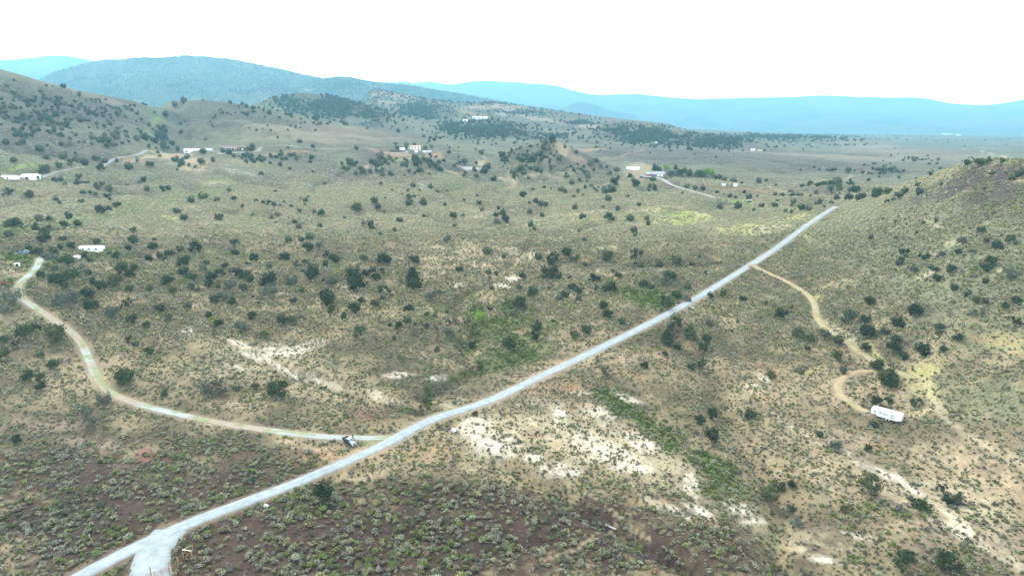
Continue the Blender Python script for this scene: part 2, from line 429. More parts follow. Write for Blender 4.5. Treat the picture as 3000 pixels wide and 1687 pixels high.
# washes and draws cut into the valley floor (photo polylines, depth, half width)
WASHES = [
    ([(1338, 1278), (1388, 1310), (1466, 1349), (1563, 1388), (1622, 1415), (1680, 1462), (1757, 1516), (1816, 1551), (1893, 1590), (1990, 1640), (2080, 1690)], 2.6, 3.2),
    ([(1560, 700), (1501, 764), (1450, 800), (1400, 834), (1330, 875), (1345, 915), (1388, 962), (1360, 1008), (1373, 1043), (1411, 1067), (1330, 1110), (1241, 1150), (1268, 1202), (1300, 1240)], 3.2, 4.5),
    ([(1180, 740), (1272, 791), (1322, 834), (1345, 870)], 2.5, 4),
    ([(1905, 930), (1990, 985), (2060, 1060), (2105, 1120), (2110, 1180), (2160, 1270), (2217, 1341), (2249, 1396), (2300, 1480), (2270, 1600), (2330, 1690)], 2.4, 4.5),
    ([(660, 1008), (718, 1039), (796, 1067), (854, 1094), (932, 1113), (1030, 1150), (1120, 1180), (1200, 1200)], 2.2, 3.2),
    ([(2430, 1380), (2560, 1380), (2680, 1430), (2760, 1490), (2880, 1590), (3000, 1680)], 1.0, 3),
    ([(500, 330), (480, 370), (490, 420), (500, 440)], 8, 25),
    ([(1000, 1580), (1150, 1560), (1300, 1590), (1450, 1610), (1600, 1580)], .8, 3),
]
for pts, dep, hw in WASHES:
    a = np.array(pts, float); q, _ = hit(a[:, 0], a[:, 1]); ln = dens(q, 2.0)
    ln[:, :2] += np.stack([perlin(np.arange(len(ln)) / 6.0, 0 * ln[:, 0], 4), perlin(np.arange(len(ln)) / 6.0, 0 * ln[:, 0] + 9, 5)], -1) * hw * .6
    def cut(i, j, d, k, dep=dep, hw=hw):
        GZ[i, j] -= 1.35 * dep * np.exp(-(d / hw) ** 2) * np.minimum(1, .25 + k / 10)
    near_line(ln, hw * 2.5, cut)

# ---------------------------------------------------------------- roads
def road_line(pts, smooth):
    a = np.array(pts, float); q, _ = hit(a[:, 0], a[:, 1]); ln = dens(q, 1.5)
    for c_ in (0, 1):
        for _ in range(2):
            kk = 6; d_ = ln[:, c_]; e_ = np.concatenate([2 * d_[0] - d_[kk:0:-1], d_, 2 * d_[-1] - d_[-2:-kk - 2:-1]]); ln[:, c_] = np.convolve(e_, np.ones(2 * kk + 1) / (2 * kk + 1), 'valid')
    if smooth > 20:                       # the long straight: even out its far half
        t = sstep(170, 300, np.hypot(ln[:, 0], ln[:, 1]))
        for c_ in (0, 1):
            kk = 34; d_ = ln[:, c_].copy()
            for _ in range(2):
                e_ = np.concatenate([2 * d_[0] - d_[kk:0:-1], d_, 2 * d_[-1] - d_[-2:-kk - 2:-1]]); d_ = np.convolve(e_, np.ones(2 * kk + 1) / (2 * kk + 1), 'valid')
            ln[:, c_] = ln[:, c_] * (1 - t) + d_ * t
    ln[:, 2] = samp(GZ, ln[:, 0], ln[:, 1])
    k = smooth
    for _ in range(3):
        pz = np.pad(ln[:, 2], k, mode='edge'); ln[:, 2] = np.convolve(pz, np.ones(2 * k + 1) / (2 * k + 1), 'valid')
    return ln
ROADS = {
    'main': ([(180, 1715), (233, 1679), (290, 1652), (342, 1629), (388, 1606), (446, 1575), (543, 1536), (660, 1493), (776, 1446), (854, 1418), (1000, 1354), (1080, 1320), (1151, 1291), (1272, 1240), (1400, 1190), (1536, 1132),
              (1650, 1072), (1776, 1012), (1932, 935), (2000, 901), (2058, 869), (2116, 828), (2175, 791), (2233, 756), (2291, 717), (2349, 673), (2392, 640), (2427, 614), (2450, 603)], 5.7, 24),
    'spur': ([(500, 1553), (452, 1582), (425, 1615), (425, 1650), (440, 1700), (470, 1750)], 6.6, 6),
    'drive': ([(1165, 1283), (1120, 1277), (1060, 1283), (1000, 1283), (930, 1277), (854, 1268), (780, 1259), (718, 1250), (621, 1235), (524, 1211), (427, 1190), (349, 1167), (311, 1143), (286, 1118), (278, 1090), (266, 1060), (248, 1028),
               (237, 993), (202, 966), (155, 935), (109, 904), (62, 873), (42, 849), (55, 826), (89, 803), (112, 775), (118, 755)], 3.9, 6),
    'track': ([(2208, 780), (2241, 795), (2311, 826), (2361, 857), (2392, 892), (2388, 927), (2419, 962), (2466, 993), (2516, 1028), (2575, 1067), (2641, 1090), (2690, 1105)], 2.9, 6),
    'loop': ([(2600, 1078), (2540, 1078), (2480, 1092), (2450, 1120), (2446, 1155), (2480, 1180), (2544, 1206)], 2.7, 6),
    'upper': ([(120, 520), (155, 508), (241, 486), (330, 465), (408, 451), (466, 445), (563, 446), (660, 447), (738, 445), (760, 438), (773, 431), (880, 433), (1000, 434), (1078, 434), (1130, 436)], 5, 12),
    'yard': ([(1905, 516), (1935, 521), (1960, 537), (1995, 551), (2030, 560), (2070, 572), (2095, 579)], 3.6, 8),
}
LN = {}
for k, (pts, wd, sm) in ROADS.items():
    LN[k] = road_line(pts, sm)
    if k == 'spur':                       # keep the spur level with the road it leaves
        m = LN['main']
        d = np.hypot(LN[k][:, None, 0] - m[None, :, 0], LN[k][:, None, 1] - m[None, :, 1]); i = d.argmin(1); t = sstep(14, 4, d.min(1)) if False else 1 - sstep(4, 14, d.min(1))
        LN[k][:, 2] = LN[k][:, 2] * (1 - t) + m[i, 2] * t
    def lev(i, j, d, q, ln=LN[k], wd=wd):
        t = 1 - sstep(wd * .5 + .9, wd * .5 + 4.5, d)
        GZ[i, j] = GZ[i, j] * (1 - t) + (ln[q, 2] - .22) * t
    near_line(LN[k], wd * .5 + 5, lev)
ROADD = np.full((NR, NF), 99.0)
for k, (pts, wd, sm) in ROADS.items():
    def mk(i, j, d, q, wd=wd): ROADD[i, j] = np.minimum(ROADD[i, j], d - wd * .5)
    near_line(LN[k], wd * .5 + 8, mk)

# ---------------------------------------------------------------- soils, with some sun and shade painted in: world-space patches read off the photo
KIND = {'pale': (.57, .52, .42), 'cream': (.40, .345, .23), 'tan': (.37, .285, .18), 'orange': (.31, .20, .115), 'red': (.22, .105, .085), 'green': (.075, .115, .035),
        'lime': (.22, .30, .07), 'yellow': (.33, .31, .125), 'brown': (.060, .037, .029), 'pink': (.30, .225, .17), 'plum_soil_shade': (.062, .048, .044), 'rock': (.36, .34, .32), 'sage': (.150, .150, .088)}  # purple-brown also paints the shade of dark hillsides into the ground
PATCH = [  # kind, photo x, y, half width, half height, slant (dy/dx), strength
    ('brown', 1000, 1590, 1300, 150, 0, .95), ('brown', 1500, 1480, 500, 60, .15, .9), ('brown', 300, 1420, 500, 120, 0, .75), ('brown', 2100, 1640, 260, 60, 0, .7), ('brown', 700, 1330, 400, 40, .1, .5),
    ('yellow', 1900, 650, 420, 40, 0, .45), ('cream', 1500, 640, 250, 24, 0, .4), ('yellow', 1000, 560, 300, 24, 0, .3), ('cream', 1350, 760, 260, 50, 0, .4), ('yellow', 700, 760, 260, 24, 0, .3), ('yellow', 2350, 640, 130, 40, -.3, .4), ('cream', 1850, 1340, 260, 80, .4, .45), ('cream', 2550, 1420, 300, 60, .4, .4), ('yellow', 1150, 900, 160, 40, .1, .3), ('plum_soil_shade', 620, 330, 260, 26, .1, .8), ('plum_soil_shade', 950, 300, 200, 34, .3, .9), ('plum_soil_shade', 1240, 325, 90, 18, 0, .9), ('plum_soil_shade', 1430, 375, 160, 24, .1, .9), ('plum_soil_shade', 1900, 395, 160, 24, .1, .9), ('pink', 2350, 455, 300, 10, .05, .35), ('pink', 2600, 440, 300, 8, .05, .3), ('plum_soil_shade', 900, 370, 260, 16, .12, .7), ('plum_soil_shade', 100, 280, 260, 60, .2, .7), ('sage', 2650, 680, 560, 190, -.1, .95), ('sage', 2950, 720, 200, 220, 0, .8), ('sage', 2300, 700, 160, 90, -.3, .6), ('sage', 2350, 900, 220, 90, .1, .5), ('sage', 2900, 900, 250, 120, 0, .5), ('sage', 2850, 1180, 260, 90, .1, .5), ('green', 1440, 960, 130, 60, -.3, .7), ('green', 1520, 1030, 110, 50, -.3, .8), ('green', 1900, 870, 110, 40, .3, .7), ('green', 1800, 1180, 90, 40, .5, .7), ('green', 1930, 1270, 90, 50, .6, .7), ('green', 2090, 1370, 110, 50, .5, .7), ('green', 2150, 1430, 90, 40, .4, .5),
    ('pale', 1450, 1285, 130, 50, .1, .45), ('pale', 1780, 1330, 150, 50, .3, .45), ('cream', 1640, 1250, 330, 110, .25, .6), ('tan', 2600, 1400, 500, 150, .3, .5), ('cream', 2800, 1500, 300, 120, .4, .5), ('cream', 2250, 1560, 260, 50, .1, .35), ('tan', 2350, 1120, 300, 60, .2, .5), ('tan', 1400, 790, 300, 60, 0, .45), ('cream', 800, 1060, 260, 80, .2, .45), ('tan', 1700, 1080, 300, 50, -.2, .45), ('brown', 500, 1480, 700, 120, -.1, .8), ('brown', 150, 1380, 300, 60, 0, .6),
    ('orange', 960, 1330, 130, 26, -.1, .7), ('tan', 880, 1300, 110, 20, .1, .7), ('orange', 1090, 1340, 80, 20, -.3, .6), ('red', 1090, 1212, 60, 22, 0, .8), ('red', 425, 1325, 35, 25, 0, .8), ('red', 470, 1350, 60, 20, 0, .4),
    ('pink', 140, 1245, 120, 25, 0, .8), ('pink', 260, 1300, 130, 22, .1, .7), ('tan', 700, 1185, 130, 12, 0, .7), ('tan', 1230, 1190, 60, 18, 0, .8), ('cream', 1120, 1165, 70, 14, .2, .85), ('cream', 1320, 1180, 45, 15, -.3, .9),
    ('tan', 1060, 1395, 90, 25, 0, .6), ('orange', 1260, 1330, 80, 40, 0, .5), ('orange', 1080, 1440, 60, 14, 0, .5),
    ('pale', 1395, 1245, 60, 30, 0, .95), ('pale', 1440, 1290, 85, 28, .1, .9), ('pale', 1400, 1345, 50, 12, .3, .85), ('pale', 1480, 1322, 40, 18, .2, .9), ('pale', 1638, 1220, 22, 45, -.3, 1), ('pale', 1560, 1338, 38, 18, 0, 1),
    ('pale', 1640, 1375, 75, 22, .1, .95), ('pale', 1790, 1325, 70, 35, .4, .85), ('pale', 1850, 1372, 90, 18, .05, 1), ('pale', 1870, 1290, 60, 26, .4, .9), ('pale', 1720, 1285, 70, 30, .5, .75), ('cream', 1420, 1352, 60, 12, .35, .9), ('cream', 1390, 1370, 40, 10, 0, .8),
    ('pale', 1750, 1205, 60, 24, .3, .7), ('pale', 1830, 1165, 60, 12, .3, .8), ('pale', 1700, 1150, 50, 12, 0, .6), ('cream', 1590, 1265, 120, 45, 0, .55), ('cream', 1950, 1360, 110, 50, .3, .5), ('pale', 1930, 1480, 60, 20, .5, .6), ('pale', 1990, 1500, 50, 14, .6, .7),
    ('orange', 1640, 1140, 160, 22, -.1, .65), ('orange', 1560, 1270, 40, 20, 0, .6), ('orange', 1700, 1190, 60, 14, 0, .6), ('orange', 1900, 1470, 80, 18, 0, .5), ('orange', 2060, 1525, 60, 14, 0, .7), ('orange', 1850, 1100, 80, 22, .2, .5),
    ('pale', 2180, 1492, 48, 24, .1, 1), ('pale', 2025, 1420, 22, 40, .5, 1), ('pale', 2045, 1495, 50, 13, .4, .95), ('pale', 2120, 1475, 40, 10, -.5, .6), ('pale', 2215, 1525, 50, 14, .1, .8),
    ('cream', 2340, 1265, 80, 14, .65, .75), ('cream', 2290, 1230, 60, 10, .7, .7), ('pale', 2540, 1368, 60, 10, .35, .85), ('pale', 2620, 1402, 60, 14, .4, .9), ('pale', 2680, 1440, 60, 14, .5, .9), ('pale', 2500, 1335, 50, 8, .4, .6),
    ('cream', 2780, 1420, 120, 22, .1, .8), ('cream', 2720, 1330, 120, 26, .2, .5), ('cream', 2860, 1480, 160, 50, .4, .6), ('pale', 2815, 1560, 60, 18, .5, 1), ('pale', 2870, 1590, 50, 14, .6, .95), ('pale', 2770, 1500, 50, 10, .7, .8), ('cream', 2930, 1620, 90, 18, .5, .9), ('pale', 2960, 1650, 60, 10, .5, .7),
    ('pale', 2420, 1640, 60, 12, .2, .85), ('pale', 2520, 1570, 60, 14, .2, .6), ('cream', 2350, 1610, 60, 14, .3, .7), ('tan', 2900, 1400, 240, 110, .1, .55), ('tan', 2600, 1500, 250, 120, .3, .35), ('pink', 2950, 1560, 120, 60, .3, .4), ('pink', 2450, 1290, 160, 30, 0, .4),
    ('pale', 2200, 1130, 40, 8, .1, .9), ('pale', 2235, 1105, 28, 12, .5, .7), ('orange', 2240, 1160, 60, 26, .5, .5), ('cream', 2190, 1150, 60, 18, 0, .6), ('orange', 2230, 1075, 60, 22, .5, .5), ('red', 2480, 1070, 40, 11, -.2, .7), ('red', 2520, 1095, 35, 8, 0, .6), ('orange', 2590, 1140, 60, 12, 0, .4),
    ('yellow', 2600, 1082, 80, 12, .3, .9), ('yellow', 2680, 1105, 70, 16, .25, .9), ('yellow', 2380, 1085, 60, 8, -.2, .6), ('cream', 2400, 1100, 60, 7, -.2, .5), ('cream', 2450, 965, 60, 14, .6, .9), ('cream', 2500, 1005, 50, 9, .6, .9), ('orange', 2260, 808, 60, 9, .4, .6), ('orange', 2330, 835, 50, 10, .6, .5), ('yellow', 2400, 870, 30, 18, 0, .6),
    ('orange', 2900, 990, 80, 12, -.1, .45), ('red', 2930, 1000, 90, 14, -.1, .4), ('yellow', 2950, 1010, 80, 24, 0, .4), ('cream', 2710, 805, 22, 12, .7, .8), ('cream', 2930, 798, 36, 12, 0, .8), ('cream', 2790, 712, 40, 9, 0, .6), ('cream', 2740, 660, 60, 5, .3, .6), ('tan', 2750, 745, 30, 8, 0, .5),
    ('pale', 700, 1008, 45, 10, .35, .9), ('pale', 830, 1030, 90, 22, 0, .75), ('pale', 910, 1010, 55, 14, -.3, .7), ('pale', 745, 1045, 50, 12, .5, .9), ('pale', 810, 1072, 40, 12, .6, .95), ('pale', 870, 1105, 40, 9, .5, .9), ('pale', 690, 1075, 40, 12, .2, .7), ('pale', 550, 968, 24, 14, 0, .9), ('cream', 800, 1110, 200, 40, .3, .45), ('cream', 620, 1090, 110, 30, .1, .4),
    ('pale', 1170, 1098, 50, 10, 0, .9), ('pale', 1275, 1108, 38, 9, 0, .85), ('pale', 1100, 1150, 30, 10, .2, .6), ('pale', 960, 1125, 60, 10, .4, .7), ('cream', 1000, 1140, 90, 14, .2, .7), ('tan', 350, 1040, 60, 40, -.2, .6), ('tan', 520, 1000, 100, 30, 0, .4), ('tan', 140, 1070, 130, 30, 0, .4), ('tan', 330, 980, 50, 16, 0, .4),
    ('tan', 1290, 757, 65, 11, .1, .95), ('tan', 1350, 778, 60, 14, .15, .9), ('cream', 1540, 748, 50, 20, .1, .85), ('tan', 1420, 778, 60, 12, .1, .6), ('pale', 1490, 818, 45, 9, -.1, .95), ('pale', 1478, 838, 40, 8, .1, .8), ('tan', 1272, 812, 45, 9, .55, .95), ('pale', 1350, 832, 26, 8, .1, .7), ('cream', 1490, 728, 50, 7, .1, .7), ('tan', 1395, 727, 28, 8, .3, .9),
    ('tan', 1520, 702, 30, 10, -.3, .6), ('cream', 1640, 700, 40, 8, .1, .8), ('cream', 1770, 728, 50, 9, -.1, .6), ('pink', 1730, 695, 50, 14, 0, .4), ('cream', 1700, 800, 90, 26, 0, .5), ('tan', 1650, 860, 90, 18, .1, .5), ('tan', 1700, 960, 120, 26, 0, .4), ('tan', 1100, 905, 90, 26, .2, .6), ('orange', 1370, 990, 22, 30, .6, .8), ('orange', 1340, 930, 18, 14, .6, .7), ('tan', 1060, 840, 90, 18, .1, .6), ('pink', 1050, 865, 70, 12, 0, .6), ('tan', 1220, 1040, 80, 20, .2, .5), ('tan', 1100, 960, 120, 30, 0, .35),
    ('cream', 1735, 622, 55, 8, -.1, .9), ('cream', 1880, 617, 65, 7, .05, .9), ('cream', 1560, 655, 55, 6, -.1, .85), ('tan', 1410, 634, 40, 5, 0, .8), ('tan', 1370, 660, 40, 5, 0, .6), ('cream', 1870, 655, 60, 5, 0, .8), ('cream', 2060, 630, 70, 6, .05, 1), ('cream', 1960, 605, 60, 6, .05, .8), ('tan', 1255, 650, 20, 6, 0, .7),
    ('yellow', 1990, 640, 130, 14, -.05, .8), ('lime', 1985, 640, 60, 10, 0, .9), ('yellow', 2200, 665, 120, 22, -.05, .9), ('cream', 2260, 668, 70, 12, -.1, .8), ('yellow', 2340, 640, 70, 14, -.2, .7), ('yellow', 2380, 690, 40, 12, -.2, .5), ('orange', 2120, 715, 90, 14, 0, .35),  # sunlit band put into the colour of yellow grass and pale soil
    ('lime', 2160, 590, 80, 9, 0, 1), ('green', 2080, 600, 60, 8, 0, .4), ('orange', 2190, 555, 130, 8, .12, .8), ('pink', 2060, 540, 70, 10, .1, .7), ('tan', 2290, 560, 70, 5, .2, .9), ('red', 2100, 552, 60, 7, .1, .5), ('green', 2110, 545, 50, 7, .1, .7), ('orange', 1920, 540, 50, 10, 0, .5), ('red', 1855, 540, 16, 6, 0, .7), ('tan', 1880, 505, 60, 7, 0, .6), ('yellow', 1800, 540, 80, 14, 0, .4),
    ('rock', 1375, 494, 34, 10, 0, 1), ('tan', 1325, 505, 26, 6, -.3, .8), ('cream', 1482, 526, 30, 9, .2, .9), ('tan', 1500, 535, 26, 7, .3, .8), ('tan', 1408, 475, 16, 7, -.3, .7), ('rock', 1235, 541, 40, 5, .1, .8), ('rock', 1250, 553, 28, 6, 0, .8), ('rock', 1215, 580, 16, 5, 0, .8), ('rock', 1105, 492, 18, 7, -.2, .8), ('tan', 1075, 490, 10, 8, 0, .8), ('pink', 1140, 470, 30, 8, 0, .4), ('tan', 1645, 440, 24, 22, .3, .75), ('pink', 1690, 465, 60, 12, .5, .5), ('pink', 1620, 520, 40, 10, 0, .6), ('cream', 1560, 512, 30, 6, 0, .6), ('cream', 1660, 510, 24, 5, 0, .5), ('plum_soil_shade', 1540, 450, 80, 24, -.2, .5), ('pink', 1600, 470, 20, 25, 0, .4),
    ('yellow', 645, 534, 55, 6, 0, .7), ('cream', 620, 537, 26, 3, 0, .9), ('tan', 690, 572, 16, 6, .3, .9), ('rock', 700, 505, 70, 3, .1, .6), ('rock', 880, 535, 60, 3, .2, .5), ('yellow', 500, 637, 34, 8, .2, .9), ('tan', 570, 610, 50, 9, .1, .6), ('tan', 620, 654, 60, 4, 0, .7), ('rock', 330, 660, 50, 7, .15, .8), ('rock', 540, 685, 60, 4, .05, .6), ('cream', 610, 706, 50, 5, .05, .6), ('tan', 830, 727, 40, 8, .2, .5), ('pink', 900, 560, 90, 14, 0, .4), ('pink', 1000, 530, 60, 10, 0, .4),
    ('tan', 450, 458, 90, 6, .02, .8), ('orange', 400, 472, 60, 5, 0, .5), ('tan', 520, 466, 90, 6, .05, .8), ('pink', 620, 475, 90, 12, .1, .5), ('orange', 860, 445, 70, 7, 0, .6), ('tan', 810, 455, 40, 8, .2, .6), ('tan', 720, 480, 60, 12, .2, .4), ('orange', 1110, 445, 60, 7, .1, .6), ('orange', 1180, 455, 60, 8, 0, .7), ('yellow', 1180, 468, 60, 6, 0, .6), ('orange', 1270, 460, 30, 4, -.2, .8),
    ('orange', 130, 555, 70, 14, .2, .6), ('pink', 110, 538, 40, 7, 0, .6), ('cream', 10, 565, 22, 8, .5, .8), ('tan', 40, 610, 60, 10, 0, .4), ('tan', 230, 560, 60, 14, 0, .35), ('lime', 70, 487, 70, 9, -.02, .7), ('green', 30, 505, 30, 6, 0, .7), ('lime', 80, 525, 60, 9, 0, .4), ('green', 300, 640, 170, 11, -.24, .6), ('lime', 200, 650, 120, 6, -.25, .5), ('green', 440, 605, 100, 10, -.2, .5), ('green', 1330, 560, 70, 12, 0, .4), ('lime', 1340, 545, 30, 6, 0, .5),
    ('green', 90, 770, 110, 26, 0, .75), ('lime', 80, 790, 70, 30, .3, .4), ('green', 60, 830, 50, 18, 0, .8), ('yellow', 60, 760, 60, 10, 0, .5), ('green', 310, 745, 90, 16, 0, .5), ('cream', 30, 793, 28, 5, 0, .9), ('red', 48, 798, 20, 6, 0, .9), ('cream', 55, 806, 16, 4, 0, .9), ('tan', 200, 690, 40, 6, 0, .4), ('green', 410, 780, 60, 14, 0, .3),
    ('green', 1395, 912, 36, 26, 0, .9), ('green', 1480, 900, 30, 20, -.2, .8), ('green', 1500, 990, 60, 26, 0, .8), ('green', 1560, 1040, 80, 30, -.2, .5), ('green', 1450, 1035, 30, 25, 0, .8), ('green', 1410, 1065, 12, 30, 0, 1), ('green', 1350, 1100, 70, 12, -.2, .8), ('green', 1255, 1170, 14, 35, .9, 1), ('green', 1200, 1200, 30, 10, .3, .9), ('green', 1870, 860, 80, 26, .2, .7), ('green', 1950, 905, 60, 22, .3, .6), ('green', 1600, 960, 80, 20, -.3, .4), ('green', 1140, 1130, 30, 10, 0, .5),
    ('green', 1815, 1190, 50, 24, .5, .85), ('green', 1880, 1230, 50, 24, .6, .9), ('green', 1950, 1280, 45, 26, .7, .9), ('green', 2060, 1340, 45, 22, .4, .85), ('green', 2130, 1370, 50, 22, .3, .8), ('green', 2090, 1440, 40, 30, .5, .7), ('green', 2590, 1490, 80, 14, 0, .6), ('green', 2640, 1510, 40, 12, 0, .8), ('green', 2270, 1570, 40, 50, 0, .4), ('green', 2730, 1150, 40, 20, 0, .5), ('sage', 2900, 1180, 130, 50, 0, .6), ('yellow', 2720, 1140, 50, 30, .5, .5), ('green', 450, 1400, 60, 25, 0, .35), ('green', 870, 1450, 90, 30, 0, .35),
    ('plum_soil_shade', 200, 310, 330, 50, .2, .85), ('plum_soil_shade', 130, 300, 200, 60, .2, .6), ('sage', 60, 225, 140, 14, .3, .6), ('pink', 250, 275, 200, 10, .3, .4), ('plum_soil_shade', 330, 420, 90, 20, 0, .5), ('plum_soil_shade', 60, 410, 160, 20, 0, .4), ('plum_soil_shade', 700, 320, 160, 30, .1, .45), ('pink', 950, 390, 240, 30, .1, .35), ('green', 450, 345, 26, 50, -.8, .4), ('plum_soil_shade', 2150, 470, 500, 18, .05, .85), ('plum_soil_shade', 2800, 540, 200, 45, -.4, .6), ('plum_soil_shade', 2880, 515, 170, 42, -.1, .95), ('plum_soil_shade', 2950, 570, 150, 60, 0, .85), ('plum_soil_shade', 2700, 570, 130, 24, -.4, .6), ('plum_soil_shade', 2900, 620, 160, 40, 0, .35), ('orange', 1735, 438, 50, 4, 0, .7), ('orange', 1830, 452, 70, 7, -.15, .5),
    ('pink', 1180, 285, 110, 14, .2, .8), ('pink', 1430, 312, 120, 16, .1, .7), ('pink', 1560, 345, 110, 12, .1, .7), ('pink', 1740, 368, 60, 12, .1, .9), ('pink', 1110, 300, 60, 12, 0, .7), ('pink', 900, 265, 30, 4, 0, .8), ('orange', 1375, 330, 50, 6, .2, .5), ('lime', 1400, 345, 60, 8, 0, .3), ('rock', 1470, 335, 30, 7, .1, .5), ('orange', 1585, 398, 30, 3, 0, .9), ('sage', 1560, 415, 100, 10, 0, .5), ('cream', 2900, 475, 60, 3, 0, .7), ('lime', 2960, 473, 40, 4, 0, .7),
]
Xf, Yf = GX, GY
N1 = fbm(GX, GY, 14, 4, 71); N2 = fbm(GX, GY, 3.2, 3, 81); N3 = fbm(GX, GY, 240, 4, 91); N4 = fbm(GX, GY, 45, 4, 95)
tanc = np.array((.262, .210, .125)); brn = np.array((.105, .083, .053)); sg = np.array((.112, .110, .070)); pl = np.array((.074, .060, .050))
t = sstep(-.35, .35, N4 + .5 * N1)[..., None]
near = tanc * t + brn * (1 - t)
t = sstep(-.3, .3, N3 + .5 * N4)[..., None]
far = sg * t + pl * (1 - t)
t = sstep(480, 900, GR)[..., None]
COL = near * (1 - t) + far * t
# the distant ranges: paler grass slopes under thin woodland
t = sstep(2600, 6500, GR)[..., None]
COL = COL * (1 - t) + np.array((.060, .066, .046)) * (1 + .9 * N3[..., None] + .9 * fbm(GX, GY, 900, 4, 97)[..., None]) * t
LESS = np.zeros((NR, NF)); GREEN = np.zeros((NR, NF)); BR = np.zeros((NR, NF))
cen, okc = hit([p[1] for p in PATCH], [p[2] for p in PATCH])
ax_, _ = hit([p[1] + p[3] * .35 for p in PATCH], [p[2] + p[5] * p[3] * .35 for p in PATCH])
bx_, _ = hit([p[1] for p in PATCH], [p[2] + p[4] * .35 for p in PATCH])
for n, (kind, x, y, rx, ry, sl_, st) in enumerate(PATCH):
    c = cen[n, :2]; a = (ax_[n, :2] - c) / .35; b = (bx_[n, :2] - c) / .35
    R = np.hypot(*c); scale_a = rx / 2000 * R * 1.05
    la = np.hypot(*a)
    if la > scale_a * 3 or la < scale_a * .3:                     # the neighbour point fell on another hill
        f = math.atan2(c[0], c[1]); a = np.array((math.cos(f), -math.sin(f))) * scale_a
    lb = np.hypot(*b)
    if lb > scale_a * 6 + 60 or lb < 1e-3:
        f = math.atan2(c[0], c[1]); b = -np.array((math.sin(f), math.cos(f))) * min(lb, scale_a * 2 + 30)
    rad = (np.hypot(*a) + np.hypot(*b)) * 1.25
    i, j = gidx(np.array([c[0]]), np.array([c[1]])); i = i[0]; j = j[0]
    dj = rad / R / ((F1 - F0) / NF) + 2
    l0, l1 = math.log(max(R - rad, R0)), math.log(R + rad)
    i0 = max(0, int((l0 - gl[0]) / (gl[-1] - gl[0]) * NR) - 1); i1 = min(NR, int((l1 - gl[0]) / (gl[-1] - gl[0]) * NR) + 2)
    j0, j1 = max(0, int(j - dj)), min(NF, int(j + dj) + 1)
    if i1 <= i0 or j1 <= j0: continue
    sx = GX[i0:i1, j0:j1] - c[0]; sy = GY[i0:i1, j0:j1] - c[1]
    det = a[0] * b[1] - a[1] * b[0]
    if abs(det) < 1e-6: continue
    u = (sx * b[1] - sy * b[0]) / det; v = (a[0] * sy - a[1] * sx) / det
    q = np.sqrt(u * u + v * v) + .62 * N1[i0:i1, j0:j1] + .45 * N2[i0:i1, j0:j1] * (R < 700)
    m = (1 - sstep(.62, 1.15, q)) * st
    if R < 900 and kind not in ('brown', 'sage', 'plum_soil_shade', 'yellow'): m = m * (.34 + .66 * sstep(-.34, .22, N2[i0:i1, j0:j1] + .6 * N1[i0:i1, j0:j1]))
    col = np.array(KIND[kind]); COL[i0:i1, j0:j1] = COL[i0:i1, j0:j1] * (1 - m[..., None]) + col * m[..., None]
    ls = {'pale': .85, 'cream': .75, 'tan': .55, 'orange': .45, 'rock': .8, 'red': .4, 'pink': .4, 'yellow': .6, 'lime': .8}.get(kind, 0)
    LESS[i0:i1, j0:j1] = np.maximum(LESS[i0:i1, j0:j1], m * ls)
    if kind in ('green',): GREEN[i0:i1, j0:j1] = np.maximum(GREEN[i0:i1, j0:j1], m); LESS[i0:i1, j0:j1] *= (1 - m)
    if kind == 'brown': BR[i0:i1, j0:j1] = np.maximum(BR[i0:i1, j0:j1], m)
# graded verges beside the roads
v = (1 - sstep(.2, 2.2, ROADD + 1.2 * N2))[..., None]
COL = COL * (1 - .5 * v) + np.array((.30, .235, .165)) * .5 * v
# faint two-wheel tracks worn into the ground
FAINT = [([(1590, 1640), (1650, 1620), (1700, 1600), (1790, 1560), (1862, 1500), (1880, 1478), (1868, 1440), (1845, 1410), (1830, 1375)], 1.5), ([(2450, 1440), (2410, 1420), (2370, 1400), (2375, 1380), (2450, 1378), (2540, 1392), (2640, 1430), (2740, 1480), (2820, 1560), (2900, 1620), (2990, 1670)], 2.6),
         ([(2690, 1105), (2725, 1140), (2738, 1174), (2715, 1205), (2650, 1222)], 2.4), ([(2738, 1174), (2790, 1240), (2860, 1290), (2940, 1330), (3020, 1370)], 3), ([(2291, 541), (2340, 537), (2388, 533), (2440, 527), (2485, 521), (2530, 510), (2559, 498)], 4), ([(1900, 1400), (2000, 1430), (2050, 1480), (2100, 1540)], 1.6),
         ([(2820, 437), (2880, 447), (2940, 458), (2985, 466)], 9), ([(1670, 1400), (1760, 1470), (1900, 1580)], 1.2), ([(1285, 442), (1340, 448), (1400, 455), (1460, 455)], 4),
         ([(118, 755), (160, 742), (200, 735)], 3), ([(1560, 980), (1700, 1010), (1750, 985), (1790, 950)], 1.6)]
for pts, wd in FAINT:
    a = np.array(pts, float); q, _ = hit(a[:, 0], a[:, 1]); ln = dens(q, 2.0)
    def pt(i, j, d, k, wd=wd):
        mm = ((1 - sstep(wd * .2, wd * .75, d + .9 * N2[i, j])) * .55)[:, None]
        COL[i, j] = COL[i, j] * (1 - mm) + np.array((.38, .32, .21)) * mm; LESS[i, j] = np.maximum(LESS[i, j], mm[:, 0] * 1.3)
    near_line(ln, wd * 1.5 + 1, pt)
